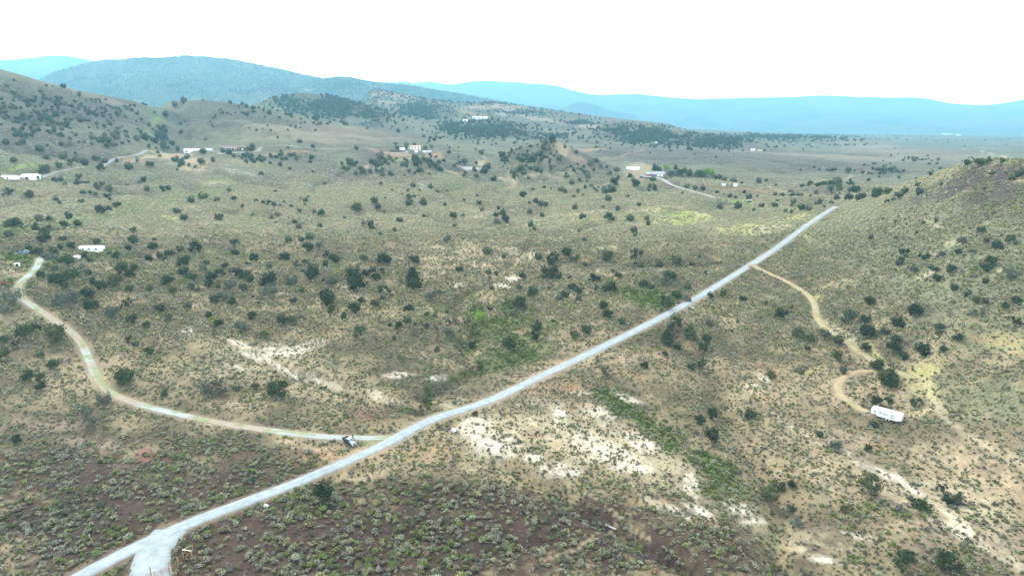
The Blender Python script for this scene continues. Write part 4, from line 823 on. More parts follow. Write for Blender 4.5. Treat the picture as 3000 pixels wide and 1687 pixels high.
# every juniper read off the photo: (crop, [x, y of its foot, width, (height ratio)]) in enlarged-crop pixels
TREES = {
 (0, 562): [(1540,60,50),(1440,85,50),(1830,115,25),(1390,225,65),(1335,165,50),(1655,215,50),(1640,70,40),(2425,185,55),(2045,205,35),(2100,185,35),(2225,240,40),(2305,80,30),(2255,280,45),(2415,270,35),(2175,380,50),(2335,360,50),(2275,375,40),(1765,405,60),(1150,440,85),(970,450,55),(1360,450,45),(1475,475,140),(1780,485,65),(1280,480,50),(1125,530,60),(1245,530,55),(1205,500,40),(1385,565,85),(1415,520,45),(1555,550,40),(1385,640,75),(1540,615,85),(1450,675,80),(1590,680,110),(1655,630,60),(1700,580,70),(1575,725,65),(1265,715,95),(1445,740,50),(1490,755,40),(1305,765,65),(980,755,65),(1130,745,45),(920,620,95),(985,645,70),(1015,595,60),(870,720,110),(700,700,50),(540,685,150),(415,700,90),(480,735,95),(765,740,80),(665,625,45),(415,600,45),(310,655,60),(620,585,40),(390,525,85),(335,500,45),(285,480,80),(455,535,50),(525,555,90),(630,505,50),(675,535,55),(540,435,60),(335,395,90),(345,335,70),(270,290,50),(485,270,60),(590,265,60),(370,290,55),(215,435,45),(410,470,50),(475,370,45),(455,435,35),(1010,395,80),(735,402,55),(1005,300,40),(880,515,65),(690,905,130),(670,800,100),(520,880,180),(80,920,200),(955,890,85),(840,945,100),(1000,990,90),(1210,915,80),(1105,1025,70),(1620,850,80),(1690,820,80),(1755,860,60),(1840,755,65),(1730,755,100),(2035,810,150),(2030,720,130),(2205,715,85),(2275,760,40),(2360,680,110,1.1),(2505,720,100),(2475,870,120,1.2),(2500,915,70),(2220,840,60),(2150,525,80),(2245,575,65),(2310,550,60),(2330,450,80),(2410,425,55),(2465,495,60),(2525,535,80),(2460,575,50),(2030,580,50),(1920,530,70),(1865,555,35),(1870,640,60),(1810,660,110),(1880,680,50),(2130,1000,80),(2200,1000,90),(1650,1025,70),(1825,1060,100),(2000,1105,70),(1905,965,70),(1580,955,55),(1275,975,50),(1420,890,60),(275,1045,75),(185,1115,120),(35,1140,55,1.1),(30,1255,90),(430,1135,150),(115,1165,55),(305,1245,50),(405,1340,90),(215,1430,90),(305,1430,70),(1130,1230,70),(950,1445,140),(1025,1170,40),(975,1140,60),(520,205,50),(375,225,60),(300,230,60),(120,275,120),(60,280,60),(760,175,80),(825,145,40),(885,125,60),(820,70,70),(425,75,40),(225,45,50),(60,40,90),(615,85,35),(70,345,60)],
 (1000, 562): [(255,90,45),(275,130,45),(510,105,45),(620,105,50),(120,155,80),(330,165,35),(440,230,40),(170,250,30),(220,260,50),(235,285,35),(400,300,30),(295,325,25),(1040,95,35),(1060,145,40),(1220,180,45,1.2),(1240,245,60,1.2),(1185,135,25),(1170,190,35),(1175,245,60),(845,195,45),(855,270,35),(920,190,25,1.1),(1420,175,55),(1465,85,40),(1510,105,40),(1515,190,40),(1430,265,40),(1455,290,25),(1545,110,30),(1370,45,55),(1760,135,50),(2015,70,45),(2085,140,30),(2180,220,50),(2020,220,90),(2305,215,35),(2315,255,35),(2205,310,50),(2215,340,35),(1790,305,25),(1830,375,40),(1820,205,45),(800,385,60),(1105,470,50),(1485,515,45),(1225,500,35),(555,545,75),(1590,560,120),(1700,500,75,1.1),(1765,530,75),(1530,610,50,1.6),(1600,630,80),(1570,670,110),(1640,660,50),(1375,665,75),(1340,740,40),(1440,805,80,1.2),(1740,740,65),(1790,780,75),(1650,830,60),(1790,830,50),(1690,795,50),(2025,770,110),(1910,685,95),(2010,525,90),(2220,520,100),(2255,580,50),(2400,570,45),(2525,560,85),(2090,655,55),(2475,665,100),(2280,730,90),(2330,740,50),(2440,710,90),(2530,810,80),(2450,890,110),(1975,895,75),(2010,955,80),(2118,1000,50),(1350,895,110),(1120,895,50),(1300,940,45),(1285,885,25,1.8),(1475,1115,140),(990,1190,55,1.2),(1760,1110,70),(1850,1080,80),(820,1105,100),(510,915,90),(675,820,100),(890,610,55),(1110,620,40),(1168,628,30),(935,640,25),(1135,740,40),(540,700,100,1.3),(550,750,110),(320,560,120),(170,520,70),(95,675,110),(185,640,60),(235,610,50),(265,670,80),(310,625,60),(115,750,150),(305,770,80),(360,760,35),(315,825,60),(155,845,60),(258,875,70),(20,965,50),(105,920,90),(430,1035,60),(550,1080,60),(130,1110,110),(450,1270,45),(705,945,35),(375,790,25),(500,985,50),(2460,1150,90,1.3),(2520,1060,120),(2440,1240,60),(1990,1395,60,1.2),(2290,1330,70),(2535,1200,60),(1270,1195,100)],
 (2000, 562): [(38,735,50),(30,830,70),(210,810,60),(450,830,65),(305,790,50),(125,500,25),(70,560,35),(625,850,30),(735,960,95),(865,1115,130),(965,1140,70),(1075,1110,80),(1170,1155,95),(1235,1000,145),(1375,995,75),(1410,860,85),(1745,950,115),(1620,1035,100),(1385,1105,150),(1525,1080,75),(1605,1145,85),(1375,1205,75),(1590,1210,115),(1665,1270,75),(1805,1255,115),(1160,1280,90),(1460,1350,100),(940,1205,55),(2070,1130,70),(1935,1045,80),(1930,1080,40),(1960,1215,60),(2280,850,50),(2205,845,60),(2520,850,85),(2435,880,50),(2145,790,45),(2195,930,50),(2258,940,55),(2510,1010,70),(2045,745,50),(1915,680,60),(1740,615,70),(1633,555,50),(1655,475,55),(1700,460,30),(1840,510,45),(1958,500,55),(1910,610,65),(2020,615,70),(2105,400,85),(2245,320,60),(2075,475,65),(2185,470,60),(2370,445,75),(2470,380,55),(2510,400,40),(2285,385,45),(2325,560,80),(2295,610,70),(2285,690,40),(2465,670,150),(1910,230,30),(1608,235,25),(1765,315,20),(2345,175,25),(1210,1375,60),(670,1415,75),(885,1370,50),(125,1350,90),(60,1350,60),(155,1205,70),(180,1155,70,1.2),(55,1135,110,1.2),(205,1025,65),(1540,1445,130),(278,135,45),(417,128,45),(597,122,40,1.1),(535,148,25),(695,118,35),(830,115,60),(895,138,55),(953,142,50),(820,160,25),(775,155,25),(1067,118,22,1.3),(1025,105,60),(1120,95,28),(1163,62,35),(1255,70,80),(1325,65,45),(1366,50,40),(1465,40,75),(1625,45,60),(1540,85,30),(1588,75,30),(1785,15,50),(355,45,35,1.1),(400,50,25),(498,60,40)],
 (2000, 100): [(2240,1000,75),(2310,970,40),(2410,970,35),(2338,1065,35),(2540,1075,55),(2485,1105,35),(1960,1145,30),(2105,1170,25),(2280,1175,25),(1785,1215,50),(1455,1240,70),(1675,1205,50),(1545,1210,60),(1262,1190,35,1.3),(1290,1190,40,1.2),(1315,1192,40),(1185,1185,70),(1115,1175,40),(900,1160,30),(705,1150,25),(630,1115,25),(575,1125,40),(1365,1240,35),(1640,1230,50),(1870,1070,40),(1775,1150,40),(268,1100,45,1.2),(315,1110,35,1.2),(380,1120,35,1.3),(402,1120,25,1.4),(443,1130,22,1.5),(95,1175,30),(150,1180,40,1.2),(30,1165,35)],
 (1000, 100): [(430,745,30),(115,875,30),(815,905,25),(65,985,50),(90,1000,35),(50,1030,45),(150,1045,60),(165,1055,40),(300,1000,35),(245,990,40),(265,1040,35),(305,1045,40),(110,1065,30),(310,1075,30),(375,1070,40),(390,965,30),(330,975,35),(300,945,50),(465,1000,40),(570,1000,60),(595,1045,45),(560,960,50),(620,955,40),(665,975,50),(710,1020,60),(745,1035,40),(740,975,30),(540,1155,40),(675,1165,35),(590,1185,20),(725,1200,20),(800,1190,18),(1025,1230,22),(935,1055,25),(1020,1085,30),(1150,1110,40),(1080,1055,50),(1100,1020,50),(855,1005,25),(940,975,30),(1210,925,45),(1055,915,60),(1230,960,40),(1350,1030,50),(1375,1060,40),(1300,1090,30),(1300,1065,50),(1360,965,40),(1415,955,20),(1450,960,50),(1505,960,20),(1500,925,40),(1520,880,60),(1555,880,45),(1590,820,60),(1645,955,30),(1575,960,25),(1580,1020,35),(1425,1025,30),(1475,1040,50),(1505,1045,25),(1860,1090,40),(1740,1140,40),(1700,1085,30),(1795,1110,30),(1840,1165,25),(1892,1155,30),(1940,1165,20),(1775,900,25),(1880,1005,60),(1960,1005,30),(1925,970,35),(2080,1040,35),(2090,1095,30),(2180,1085,35),(2205,1120,35),(2225,1160,60),(2060,1150,70),(2030,1175,45),(2045,1205,60),(1990,1205,50),(1985,1185,35),(1655,1190,40),(1690,1200,30),(1785,1195,25),(2355,1115,35,1.2),(2365,1180,50),(2330,1145,20),(550,850,25)],
 (0, 100): [(715,435,30),(930,485,35),(1190,530,45),(1390,520,40),(1320,550,35),(1250,625,50),(1120,695,35),(605,665,50),(445,1005,40),(530,1000,60),(480,940,50),(600,975,50),(640,990,40),(340,1060,80),(425,1125,60),(490,1140,30),(590,1115,60),(750,1180,90),(760,1030,70),(975,1025,55),(1130,1005,65),(880,965,25),(790,975,45),(725,960,60),(1235,820,60),(1165,820,50),(1235,860,50),(1090,800,50),(1035,805,40),(1300,840,35),(1125,860,30),(1320,965,50),(1370,990,55),(1410,945,35),(1520,985,60),(1530,905,40),(1610,965,35),(1690,900,35),(1730,910,40),(1850,930,35),(1890,940,40),(1905,880,60),(1900,845,20),(2120,925,35),(2185,920,30),(2220,920,30),(2265,825,30),(2355,945,35),(2130,955,25),(1425,1000,25),(1475,1010,25),(300,890,50),(525,840,25),(135,840,25),(800,850,25),(855,845,35),(860,780,45),(1110,1185,40),(1085,1115,40),(825,1190,50),(1730,1190,30)],
 (0, 1124): [(310,50,75),(790,190,110,1.1),(680,315,140,1.15),(130,450,60,1.2),(1595,85,190,.6),(1245,90,50),(1785,50,40),(1930,45,60),(2095,100,160),(2450,895,140,1.1),(755,600,30),(1910,740,35),(945,15,120)],
 (1000, 1124): [(1010,240,60,.6)],
 (2000, 1124): [(1560,40,110),(1750,180,90),(1555,145,60),(1460,165,80),(1440,325,55,1.3),(1035,400,45),(225,270,75,1.2),(135,305,80),(505,270,95),(215,455,110,1.2),(260,400,30,2),(1395,510,60),(1150,500,90),(1405,840,190,.9),(650,905,150,.9),(820,790,70),(720,800,100),(815,965,80),(845,1090,110),(1215,970,60),(1800,970,180,.6),(1640,960,110),(1950,815,80),(1995,915,90),(2075,910,70,1.4),(1650,1420,130,1.2),(1965,1400,130,1.2),(2065,1430,110),(1700,1330,90)],
}
SP = {(1000 + int(1025 * .388), 0): 1}
rows = []
for (x0, y0), lst in TREES.items():
    for t in lst:
        ar = t[3] if len(t) > 3 else 0.0
        rows.append((x0 + t[0] * .3882, y0 + t[1] * .3882, t[2] * .3882, ar))
TA = np.array(rows); q, _ = hit(TA[:, 0], TA[:, 1] - .04 * TA[:, 2]); dep = proj(q[:, 0], q[:, 1], q[:, 2])[2]
TW = TA[:, 2] * dep / 2000
# thin trees on an axis with ratio given are taller; most junipers are a little wider than high
TREE_LIST = []
for i in range(len(TA)):
    ar = TA[i, 3] or rnd.uniform(.72, .98)
    wdt = float(np.clip(TW[i] * 1.08, 1.0, 11.0)); x, y, z = [float(v) for v in q[i]]
    el = max(0.2, math.cos(math.atan2(CAMZ - z, math.hypot(x, y))))
    ht = wdt * ar * 1.02
    px, py = TA[i, 0], TA[i, 1]
    form = 'cone' if ar >= 1.25 else ('broad' if ar < .78 else ('round' if rnd.random() < .8 else 'ragged'))
    u = rnd.random(); tone = 'dark green' if u < .45 else ('deep green' if u < .72 else ('olive' if u < .88 else 'grey-green'))
    TREE_LIST.append([x, y, z, wdt, ht, form, tone, rnd.randrange(4), px, py, float(TA[i, 2])])
def special(px, py, tone=None, form=None, ht=None):
    b = min(TREE_LIST, key=lambda t: (t[8] - px) ** 2 + (t[9] - py) ** 2)
    if tone: b[6] = tone
    if form: b[5] = form
    if ht: b[4] = b[3] * ht
special(951, 1471, 'dark green', 'round', 1.15); special(264, 1246, 'grey-green', 'ragged', 1.1); special(306, 1198, 'grey-green', 'ragged', 1.0)
special(2545, 1450, 'olive', 'ragged', .95); special(2560, 1250, 'deep green', 'round', 1.35); special(2636, 1497, 'bare grey', 'ragged', .5)
for a_, b_, t_ in ((31, 919, 'grey-green'), (202, 904, 'grey-green'), (690, 1290, 'grey-green'), (2960, 822, 'grey-green'), (1318, 991, 'grey-green'), (619, 1157, 'grey-green')): special(a_, b_, t_, 'ragged')
TREE_LIST.sort(key=lambda t: -t[10])
N_IND = 286
IND = TREE_LIST[:N_IND]; REST = TREE_LIST[N_IND:]
TOBJ = []
for t in IND:
    o = put_tree(t[0], t[1], t[2], t[3], t[4], t[5], t[6], t[7]); o['group'] = 'junipers scattered over the sagebrush slopes'
    TOBJ.append((o, t))
# leafy trees: the lone bright one in the draw, the garden rows of the houses
LEAFY = [(1403, 945, 32, 1.25, 'bright green', 'leafy tree of vivid light green standing in the central draw'),
 (2006, 513, 20, 1.2, 'fresh green', 'green garden tree next to the gabled dark roof'), (2021, 517, 16, 1.5, 'deep green', 'pointed dark green tree amid the garden row of the gabled house'), (2043, 519, 24, 1.0, 'fresh green', 'broad green tree in the middle of the garden row'),
 (2056, 522, 26, 1.1, 'fresh green', 'largest green tree of the garden row beside the gabled house'), (2068, 518, 26, 1.1, 'bright green', 'light green tree behind the largest of the garden row'), (2084, 517, 20, 1.2, 'bright green', 'light green tree at the right end of the garden row'), (1993, 516, 22, 1.0, 'deep green', 'dark tree at the left end of the garden row'), (1967, 518, 20, .9, 'deep green', 'dark tree in front of the gabled dark house'),
 (1916, 501, 15, 1.5, 'deep green', 'tall dark tree behind the garage, left of its pair'), (1925, 501, 12, 1.5, 'deep green', 'slim dark tree behind the garage, right of its pair'), (1933, 501, 10, 1.4, 'deep green', 'small pointed tree behind the right end of the garage'), (1952, 500, 20, 1.0, 'bright green', 'yellowish green tree behind the gap between garage and gabled house'), (1979, 498, 11, 1.6, 'deep green', 'tall pointed tree behind the gabled dark roof'),
 (1191, 437, 17, 1.3, 'fresh green', 'tall green tree left of the two storey cream house'), (1164, 441, 14, 1.0, 'deep green', 'green tree above the long dark shed of the cream house'), (1246, 440, 16, .9, 'fresh green', 'green tree right of the two storey cream house'), (1264, 436, 13, .9, 'fresh green', 'rightmost green tree beside the cream house'), (1215, 429, 10, .8, 'deep green', 'small dark tree behind the cream house roof'),
 (706, 440, 17, .7, 'bright green', 'light green tree in front of the long brown ranch house'), (733, 443, 24, .6, 'deep green', 'dark green tree at the right end of the brown ranch house'), (739, 430, 9, 1.3, 'deep green', 'small pointed tree behind the right end of the brown ranch house'), (653, 450, 14, 1.0, 'deep green', 'dark tree left of the brown ranch house garden'), (593, 452, 13, 1.0, 'dark green', 'dark tree at the right end of the long white barn'),
 (109, 528, 16, 1.1, 'fresh green', 'green tree at the right end of the white farm shed'), (1480 - 60, 0, 0, 0, '', '')]
for px, py, w_, ar, tone, lab in LEAFY[:-1]:
    p = P(px, py); dd = proj(p.x, p.y, p.z)[2]; wd = w_ * dd / 2000
    o = put_tree(p.x, p.y, p.z, wd, wd * ar, 'cone' if ar > 1.35 else 'round', tone, rnd.randrange(3), 'pointed_tree' if ar > 1.35 else 'leafy_tree')
    o['label'] = lab; o['group'] = 'garden and draw trees'
# the smaller junipers of the far slopes and the woodland of the ridges: cover nobody could count
FILL = [ # photo x, y, half width, half height, count, size m
 (210, 330, 300, 75, 230, 5), (100, 300, 200, 70, 90, 5), (60, 400, 90, 50, 40, 5.5), (470, 400, 50, 50, 80, 6), (300, 410, 120, 20, 40, 5), (760, 470, 150, 30, 90, 5), (650, 330, 160, 40, 40, 4), (850, 370, 200, 40, 25, 4), (220, 540, 220, 60, 60, 4.5), (480, 560, 200, 60, 50, 4),
 (960, 305, 170, 34, 1100, 7), (1050, 340, 150, 30, 250, 6), (1230, 325, 70, 20, 520, 7), (1430, 380, 140, 26, 750, 6), (1330, 370, 60, 20, 200, 6), (1600, 400, 140, 20, 120, 6), (1900, 400, 130, 28, 700, 6), (2080, 420, 130, 20, 300, 6), (2300, 402, 260, 14, 700, 7), (1800, 380, 80, 14, 200, 6), (1690, 360, 60, 8, 120, 6),
 (1300, 480, 170, 35, 130, 4.5), (1100, 480, 130, 25, 90, 4.5), (1550, 470, 110, 45, 160, 4.2), (1700, 500, 100, 25, 50, 4), (1350, 420, 60, 20, 10, 5), (1750, 560, 180, 40, 60, 3.6), (1200, 580, 260, 50, 50, 3.6), (800, 600, 300, 50, 50, 3.6), (2450, 500, 200, 12, 60, 4.5), (2700, 470, 120, 12, 50, 4.5), (2600, 500, 120, 30, 90, 4.5), (2450, 540, 120, 14, 70, 4.5), (2500, 425, 300, 14, 50, 5), (2800, 412, 250, 8, 50, 5), (2650, 400, 300, 10, 50, 6),
 (1700, 430, 400, 25, 30, 4), (2100, 450, 300, 20, 14, 4), (1250, 400, 150, 30, 20, 5), (2300, 575, 200, 14, 50, 3.6), (700, 800, 600, 120, 60, 2.2), (1700, 850, 300, 130, 60, 2.2), (2700, 750, 280, 120, 50, 2.2), (2300, 900, 250, 120, 25, 2.0), (1250, 950, 300, 100, 40, 2.2),
 (1180, 265, 180, 20, 300, 7), (1000, 250, 90, 24, 500, 7), (1330, 290, 200, 14, 500, 7), (1560, 330, 120, 12, 160, 6), (1480, 330, 250, 30, 120, 6), (600, 270, 160, 18, 160, 7), (500, 250, 300, 20, 300, 7), (1500, 300, 160, 10, 300, 7)]
FX = []
for cx_, cy_, rx, ry, n_, sz in FILL:
    if cy_ < 430 and n_ >= 110: n_ = int(n_ * 1.9)
    if cy_ > 470: n_ = int(n_ * .5)
    a = rng.uniform(0, 6.283, n_); rr = np.minimum(np.abs(rng.standard_normal(n_)) * .62, 1.7)
    FX.append(np.stack([cx_ + rx * rr * np.cos(a), cy_ + ry * rr * np.sin(a), np.full(n_, sz)], -1))
FX = np.concatenate(FX); fq, ok = hit(FX[:, 0], FX[:, 1]); keep = ok & (rng.random(len(fq)) < .68 + 1.2 * fbm(fq[:, 0], fq[:, 1], 70, 2, 171)) & (samp(ROADD, fq[:, 0], fq[:, 1]) > 3)
fq = fq[keep]; fs = FX[keep, 2] * rng.uniform(.55, 1.2, keep.sum())
def small_crown(seed, n):
    r = np.random.default_rng(seed); V = []; F = []; nv = 0
    for i in range(4):
        a = i * 2.1; d = .42 * (i > 0); c = np.array((d * math.cos(a), d * math.sin(a), r.uniform(.3, .6))); v = ICO1 * r.uniform(.38, .55) * (1 + .3 * r.standard_normal((len(ICO1), 1))) * np.array((1, 1, .9)) + c
        V.append(v); F.append(ICF1 + nv); nv += 12 if len(v) == 12 else len(v)
    for i in range(n):
        nn = r.standard_normal(3); nn /= np.linalg.norm(nn); p = np.array((0, 0, .45)) + nn * np.array((.8, .8, .5)) * r.uniform(.8, 1.15); t = np.cross(nn, r.standard_normal(3)) * .14
        V.append(np.array([p - t, p + t, p + nn * .22])); F.append(np.array([[0, 1, 2]]) + nv); nv += 3
    V = np.concatenate(V); return V, np.concatenate(F), np.ones(len(V))
SC = [small_crown(900 + s, 34) for s in range(6)]
restX = np.array([[t[0], t[1], t[3]] for t in REST]); X = np.concatenate([fq[:, 0], restX[:, 0]]); Y = np.concatenate([fq[:, 1], restX[:, 1]]); W_ = np.concatenate([fs, restX[:, 2]]) / 2 / .85
k = rng.random((len(X), 1)); tcol = np.where(k < .5, np.array((.030, .042, .021)), np.where(k < .85, np.array((.040, .054, .026)), np.array((.062, .070, .042)))) * rng.uniform(.8, 1.25, (len(X), 1))
o = scatter_mesh('juniper_woodland', SC, X, Y, W_, W_ * rng.uniform(1.3, 1.8, len(X)), tcol, leafA, .1); tag(o, kind='stuff')
# woodland on the big blue mountain and the far ridges
f = rng.uniform(-.75, .35, 90000); rr = rng.uniform(2350, 6900, 90000); X = rr * np.sin(f); Y = rr * np.cos(f)
zz = samp(GZ, X, Y); dz = zz - samp(GZ, X * .93, Y * .93); fp, fy, _ = proj(X, Y, zz)
woods = (.55 * sstep(4, 40, dz) + .35 * (fy < 280)) * sstep(-.35, .25, fbm(X, Y, 210, 4, 131) + .35 * sstep(2800, 3400, rr)) * (fp < 1750)
m = rng.random(len(X)) < woods; X = X[m]; Y = Y[m]; W_ = rng.uniform(2.4, 4.8, len(X)) * np.hypot(X, Y) / 4500
o = scatter_mesh('mountain_woodland', [low_shape(300 + s, 6) for s in range(6)], X, Y, W_, W_ * rng.uniform(1.4, 2.2, len(X)), np.tile(np.array((.032, .044, .026)), (len(X), 1)) * rng.uniform(.7, 1.4, (len(X), 1)), leafA, .2); tag(o, kind='stuff')
print('shrubs', len(SHRUBS), 'trees', len(TREE_LIST), 'woods', len(X))

# ---------------------------------------------------------------- built things
Mw = pmat('white_paint', (.80, .80, .79), .5, var=.04); Mwm = pmat('white_metal_roof', (.82, .83, .84), .4, 0, var=.03); Mcream = pmat('cream_stucco', (.72, .66, .54), .85, var=.06)
Mtan_roof = pmat('tan_roof', (.42, .33, .26), .9); Mgrey_roof = pmat('grey_shingle', (.30, .36, .42), .8); Mdk_roof = pmat('dark_shingle', (.075, .09, .10), .8); Mbrown = pmat('brown_boards', (.15, .07, .05), .9)
Mbrick = pmat('red_brick', (.34, .16, .10), .9); Mglass = pmat('window_glass', (.04, .06, .08), .12, 0, .6, var=.05); Mblk = pmat('black_paint', (.018, .02, .024), .22, .3, .6, var=.05); Mtyre = pmat('tyre_rubber', (.02, .02, .02), .9)
Mrim = pmat('wheel_rim', (.55, .55, .56), .35, .6); Mgrey = pmat('grey_metal', (.42, .44, .46), .5, .3); Mgalv = pmat('galvanised_steel', (.45, .47, .48), .45, .4); Mdark = pmat('dark_trim', (.03, .03, .035), .6); Mrust = pmat('rust', (.17, .06, .035), .95, var=.4)
Mwood = pmat('weathered_wood', (.27, .18, .11), .95, var=.3, scale=6); Mpale = pmat('pale_timber', (.66, .58, .47), .9); Mredw = pmat('red_painted_pipe', (.20, .06, .07), .6); Mblue = pmat('blue_paint', (.09, .22, .42), .3, .1, .5); Mteal = pmat('pale_turquoise_paint', (.30, .58, .60), .35, 0, .5)
Mgrn = pmat('dark_green_metal', (.03, .10, .085), .5); Mlamp = pmat('lamp_lens', (.7, .72, .75), .15, 0, .6); Mred = pmat('red_lens', (.35, .02, .02), .3); Mconc = pmat('concrete', (.48, .47, .44), .95); Mhub = pmat('white_hub', (.78, .78, .78), .5)

def ppm(p): return 2000 / proj(p.x, p.y, p.z)[2]
def heading(a, b):
    return math.atan2(b.y - a.y, b.x - a.x)
PXW = {'mobile_home': 60, 'farm_house': 56, 'farm_shed': 42, 'storage_shed': 17, 'long_barn': 42, 'ranch_house': 80, 'ranch_annex': 12, 'storage_tank_shed': 18, 'cream_house': 36, 'hillside_garage': 8, 'long_dark_shed': 21, 'white_roof_shed': 13, 'small_white_trailer': 9, 'blue_grey_shed': 16,
       'white_container': 37, 'brick_house': 17, 'double_garage': 35, 'gabled_house': 36, 'low_stable': 17, 'green_shed': 20, 'white_garden_shed': 10, 'green_container': 14, 'hilltop_house': 25, 'hilltop_wing': 24, 'hilltop_barn': 14, 'valley_house': 11, 'far_farm': 9, 'hamlet_house': 7}   # width in the photo
def building(name, label, px, py, Wd, D, H, RH, yaw, wm, rm, wins=(), doors=(), hip=False, over=.35, cat='building', group=None, dormers=0, chimney=False, skirt=.8, flat=False, winmat=None, doormat=None):
    """front wall centre stands at the photo pixel; +X along the front, -Y faces out"""
    p = P(px, py); o = empty(name, (p.x, p.y, p.z), yaw, label, cat, group)
    if name in PXW:
        k = min(max(PXW[name] / (Wd * ppm(p)), .45), 1.8); o.scale = (k, k, min(k, 1.3))
    MB().box((0, D / 2, (H - skirt) / 2), (Wd, D, H + skirt)).build('wall', wm, o)
    m = MB(); w2, y0, y1 = Wd / 2 + over, -over, D + over
    if flat:
        m.box((0, D / 2, H + .12), (Wd + .3, D + .3, .24))
    else:
        i = (D / 2 + over) if hip else 0.0
        rp = [(-w2 + i, D / 2, H + RH), (w2 - i, D / 2, H + RH)]
        a, b, c, d = (-w2, y0, H), (w2, y0, H), (w2, y1, H), (-w2, y1, H)
        v = [m.bm.verts.new(q) for q in (a, b, c, d)] + [m.bm.verts.new(q) for q in rp]
        for f in ((0, 1, 5, 4), (2, 3, 4, 5), (1, 2, 5), (3, 0, 4), (3, 2, 1, 0)): m.bm.faces.new([v[k] for k in f])
        # fascia under the eaves
        m.box((0, y0 + .03, H - .12), (2 * w2 - .02, .06, .22)); m.box((0, y1 - .03, H - .12), (2 * w2 - .02, .06, .22))
    r = m.build('roof', rm, o)
    for k in range(dormers):
        x = (-.5 + (k + .5) / dormers) * Wd * .8
        MB().prism([(-1.3, 0), (1.3, 0), (1.3, 1.2), (0, 2.4), (-1.3, 1.2)], (1, 0, 0), (0, 0, 1), (0, 3.0, 0), (x, .4, H + .25)).build('dormer', rm, r)
    if chimney: MB().box((Wd * .2, D * .5, H + RH + .3), (.9, .7, 1.6)).build('chimney', Mbrick, r)
    for x, z, ww, hh in wins:
        f = MB().box((x, -.04, z), (ww, .08, hh)).build('window', winmat or Mglass, o)
        fr = MB(); fr.box((x, -.07, z + hh / 2 + .05), (ww + .2, .10, .1)); fr.box((x, -.07, z - hh / 2 - .05), (ww + .2, .10, .1))
        fr.box((x - ww / 2 - .05, -.07, z), (.1, .10, hh)); fr.box((x + ww / 2 + .05, -.07, z), (.1, .10, hh)); fr.build('frame', Mw, f)
    for x, ww, hh in doors:
        MB().box((x, -.04, hh / 2), (ww, .09, hh)).build('door', doormat or Mw, o)
    return o, p

